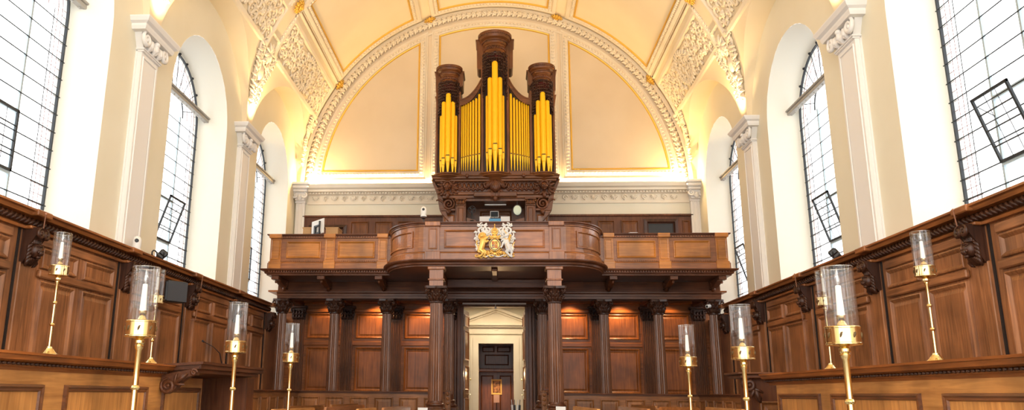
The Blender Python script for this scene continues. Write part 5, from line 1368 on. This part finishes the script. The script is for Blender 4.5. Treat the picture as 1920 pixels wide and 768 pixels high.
for k, (dx, dy, c) in enumerate(((-.10, 0, 'pil'), (-.04, .02, 'dgrey'), (.03, -.02, 'pil'), (.08, .02, 'dgrey'))):
    mb = MB(); mb.tube([(p.x+dx*.4, 20.6+dy, FL+.05), (p.x+dx*1.1, 20.6+dy, FL+.95)], [.012, .028], 8); mb.tube([(p.x+dx*1.1, 20.6+dy, FL+.95), (p.x+dx*1.2, 20.6+dy, FL+1.08)], .008, 6); mb.build('folded_umbrella', M[c], e)

# =================================================================== WALL FITTINGS
c = atX(324, 547, -5.35); e = empty('loudspeaker', (-5.35, c.y, c.z), 'black loudspeaker hung on the oak panelling', 'loudspeaker')
ang = radians(-32); K = fr((-5.33, c.y, c.z), (cos(ang)*.0+sin(radians(35)), cos(radians(35)), 0), (0, 0, 1), (cos(radians(35)), -sin(radians(35)), 0))
mb = MB(K); mb.box(-.20, .20, -.18, .18, -.16, .10, .03); sp = mb.build('cabinet', M['black'], e)
mb = MB(K); mb.box(-.185, .185, -.165, .165, .10, .108); mb.build('grille', M['dgrey'], e)
mb = MB(); mb.box(-5.62, -5.45, c.y-.04, c.y+.04, c.z-.03, c.z+.03); mb.build('wall_bracket', M['dgrey'], e)
def flood(p, look, label):
    e = empty('floodlight', tuple(p), label, 'lamp'); u = Vector((-look[1], look[0], 0)).normalized(); n_ = Vector(look).normalized(); v = n_.cross(u)*-1
    if v.z < 0: v = -v
    K = fr(p+Vector((0, 0, .12)), u, v, n_); mb = MB(K); mb.box(-.11, .11, -.07, .07, -.05, .05, .02)
    for k in range(5): mb.box(-.09+.045*k-.006, -.09+.045*k+.006, -.06, .06, -.08, -.05)
    mb.build('lamp_housing', M['black'], e)
    mb = MB(); mb.tube([p+Vector((0, 0, 0)), p+Vector((0, 0, .06))], .02, 8); mb.tube([p+u*.13+Vector((0, 0, .13)), p+u*.12+Vector((0, 0, .03)), p-u*.12+Vector((0, 0, .03)), p-u*.13+Vector((0, 0, .13))], .01, 5); mb.build('yoke', M['black'], e)
    mb = MB(K); mb.box(-.09, .09, -.055, .055, .05, .055); mb.build('lamp_lens', M['dgrey'], e)
p = atX(306, 492, -5.5); flood(Vector((-5.52, p.y, 3.636)), (.5, .3, .8), 'black floodlight on the cornice in front of the open window on the speaker side')
p = atX(1562, 480, 5.5); flood(Vector((5.52, p.y, 3.636)), (-.5, .3, .8), 'black floodlight on the cornice opposite the speaker, below the window')
p = atX(291, 485, -5.5); mb = MB(); mb.tube([(-5.52+.0*k, p.y+.10*cos(k), 3.70+.06*sin(k)) for k in [i*.7 for i in range(10)]], .012, 6)
tag(mb.build('coiled_cable', M['black'], loc=(-5.52, p.y, 3.66)), 'black coiled cable lying on the cornice next to the floodlight', 'cable')
# security camera on right column
p = atY(1328, 574, 19.2); e = empty('security_camera', tuple(p), 'white bullet security camera on the capital of the corner column', 'camera')
K = fr(p, (-.1, -.9, -.25), (0, -.25, .96), (1, 0, 0)); d = Vector((-.55, -.8, -.15)).normalized()
mb = MB(); mb.tube([p-d*.10, p-d*.09, p+d*.08, p+d*.09], [.03, .045, .045, .04], 14); mb.build('camera_body', M['white'], e)
mb = MB(); mb.tube([p+d*.088, p+d*.095], .028, 12); mb.build('lens', M['black'], e)
mb = MB(); mb.tube([p-d*.05, p-d*.05+Vector((.05, .12, .05)), p+Vector((.10, .22, .08))], .014, 6); mb.build('camera_arm', M['white'], e)
# slim copper rods leaning out over the cornice, hung sanctuary cords
for (a, b, X, lab) in (((86, 403), (74, 470), -5.36, 'thin copper rod leaning from the cornice by the foremost lion mask, speaker side'),
                       ((380, 520), (366, 600), -5.36, 'thin copper rod leaning from the cornice just past the speaker'),
                       ((1787, 395), (1806, 468), 5.36, 'thin copper rod leaning from the cornice by the foremost lion mask opposite the speaker'),
                       ((1490, 515), (1505, 600), 5.36, 'thin copper rod leaning from the cornice above the return desk')):
    P_, Q_ = atX(*a, X), atX(*b, X+(-.14 if X < 0 else .14)); mb = MB(); mb.tube([P_, Q_], .008, 6); mb.blob(P_+Vector((0, 0, .01)), .016, 6, 4)
    mb.tube([Q_, Q_+Vector(((-.1 if X < 0 else .1), 0, 0))], .008, 6)
    tag(mb.build('lamp_rod', M['cable'], loc=tuple(Q_)), lab, 'rod')
# uplighters on pilaster capitals
k = 0
for sgn in (-1, 1):
    for b in (17.15, 12.0, 6.85):
        e = empty('uplighter', (sgn*5.62, b, 7.42), ['', 'slim uplighter box on the wall pilaster capital '][1]+('speaker side, ' if sgn < 0 else 'opposite the speaker, ')+{17.15: 'nearest the organ', 12.0: 'between the two nearer windows', 6.85: 'beyond the frame edge'}[b], 'lamp')
        mb = MB(); mb.box(sgn*5.70, sgn*5.56, b-.02, b+.42, 7.42, 7.52, .01); mb.build('lamp_box', M['dgrey'], e)
WARM = (1, .66, .30)
def area(name, loc, rot, sx, sy, en, col=WARM):
    ld = bpy.data.lights.new(name, 'AREA'); ld.shape = 'RECTANGLE'; ld.size = sx; ld.size_y = sy; ld.energy = en; ld.color = col
    lo = bpy.data.objects.new(name, ld); COL.objects.link(lo); lo.location = loc; lo.rotation_euler = rot; return lo
K_ = .85
for sgn in (-1, 1):
    for b in (17.15, 12.0, 6.85, 1.7):
        ld = bpy.data.lights.new('uplight', 'SPOT'); ld.energy = 330*K_; ld.color = WARM; ld.spot_size = radians(150); ld.spot_blend = 1; ld.shadow_soft_size = .10
        lo = bpy.data.objects.new('uplight', ld); COL.objects.link(lo); lo.location = (sgn*5.48, b, 7.60); lo.rotation_euler = (radians(180), radians(-28*sgn), 0)
# cove strips behind the end cornice
area('cove_light', (-3.45, 21.98, 7.40), (radians(180), 0, 0), 4.0, .06, 95*K_, (1, .68, .30))
area('cove_light', (3.55, 21.98, 7.40), (radians(180), 0, 0), 4.0, .06, 95*K_, (1, .68, .30))
for x in (-5.2, 5.25):
    ld = bpy.data.lights.new('corner_uplight', 'POINT'); ld.energy = 85*K_; ld.color = (1, .66, .28); ld.shadow_soft_size = .06
    lo = bpy.data.objects.new('corner_uplight', ld); COL.objects.link(lo); lo.location = (x, 21.72, 7.52)
# vestibule lamp
area('vestibule_lamp', (0, 23.0, 4.12), (0, 0, 0), 1.6, .8, 66, (1, .83, .58))
area('picture_fill', (.05, 25.55, 2.15), (radians(-35), 0, 0), .3, .05, 30, (1, .62, .3))  # added light, no fitting: makes the framed picture glow
# no lamps over the gallery ends; their warm glow is in the oak colour
# =================================================================== WORLD
w = bpy.data.worlds.new('overcast'); bpy.context.scene.world = w; w.use_nodes = True
bg = w.node_tree.nodes['Background']; bg.inputs[0].default_value = (1.0, .99, .965, 1); bg.inputs[1].default_value = 3.5
for sgn in (-1, 1):
    for i, c in enumerate(BC[:4]):
        ld = bpy.data.lights.new('window_portal', 'AREA'); ld.shape = 'RECTANGLE'; ld.size = 4.8; ld.size_y = 2.6; ld.cycles.is_portal = True
        lo = bpy.data.objects.new('window_portal', ld); COL.objects.link(lo); lo.location = (sgn*(GX+.3), c, 5.85); lo.rotation_euler = (0, radians(90*sgn), 0)
ld = bpy.data.lights.new('nave_portal', 'AREA'); ld.shape = 'RECTANGLE'; ld.size = 11.6; ld.size_y = 12.8; ld.cycles.is_portal = True
lo = bpy.data.objects.new('nave_portal', ld); COL.objects.link(lo); lo.location = (0, Y0-.05, 6.6); lo.rotation_euler = (radians(90), 0, 0)
sc = bpy.context.scene
sc.view_settings.view_transform = 'Standard'; sc.view_settings.look = 'None'; sc.view_settings.exposure = 0.28; sc.view_settings.gamma = 1
sc.view_settings.use_curve_mapping = False
sc.cycles.use_denoising = True; sc.cycles.max_bounces = 8; sc.cycles.diffuse_bounces = 4; sc.cycles.transparent_max_bounces = 16
sc.cycles.sample_clamp_indirect = 8
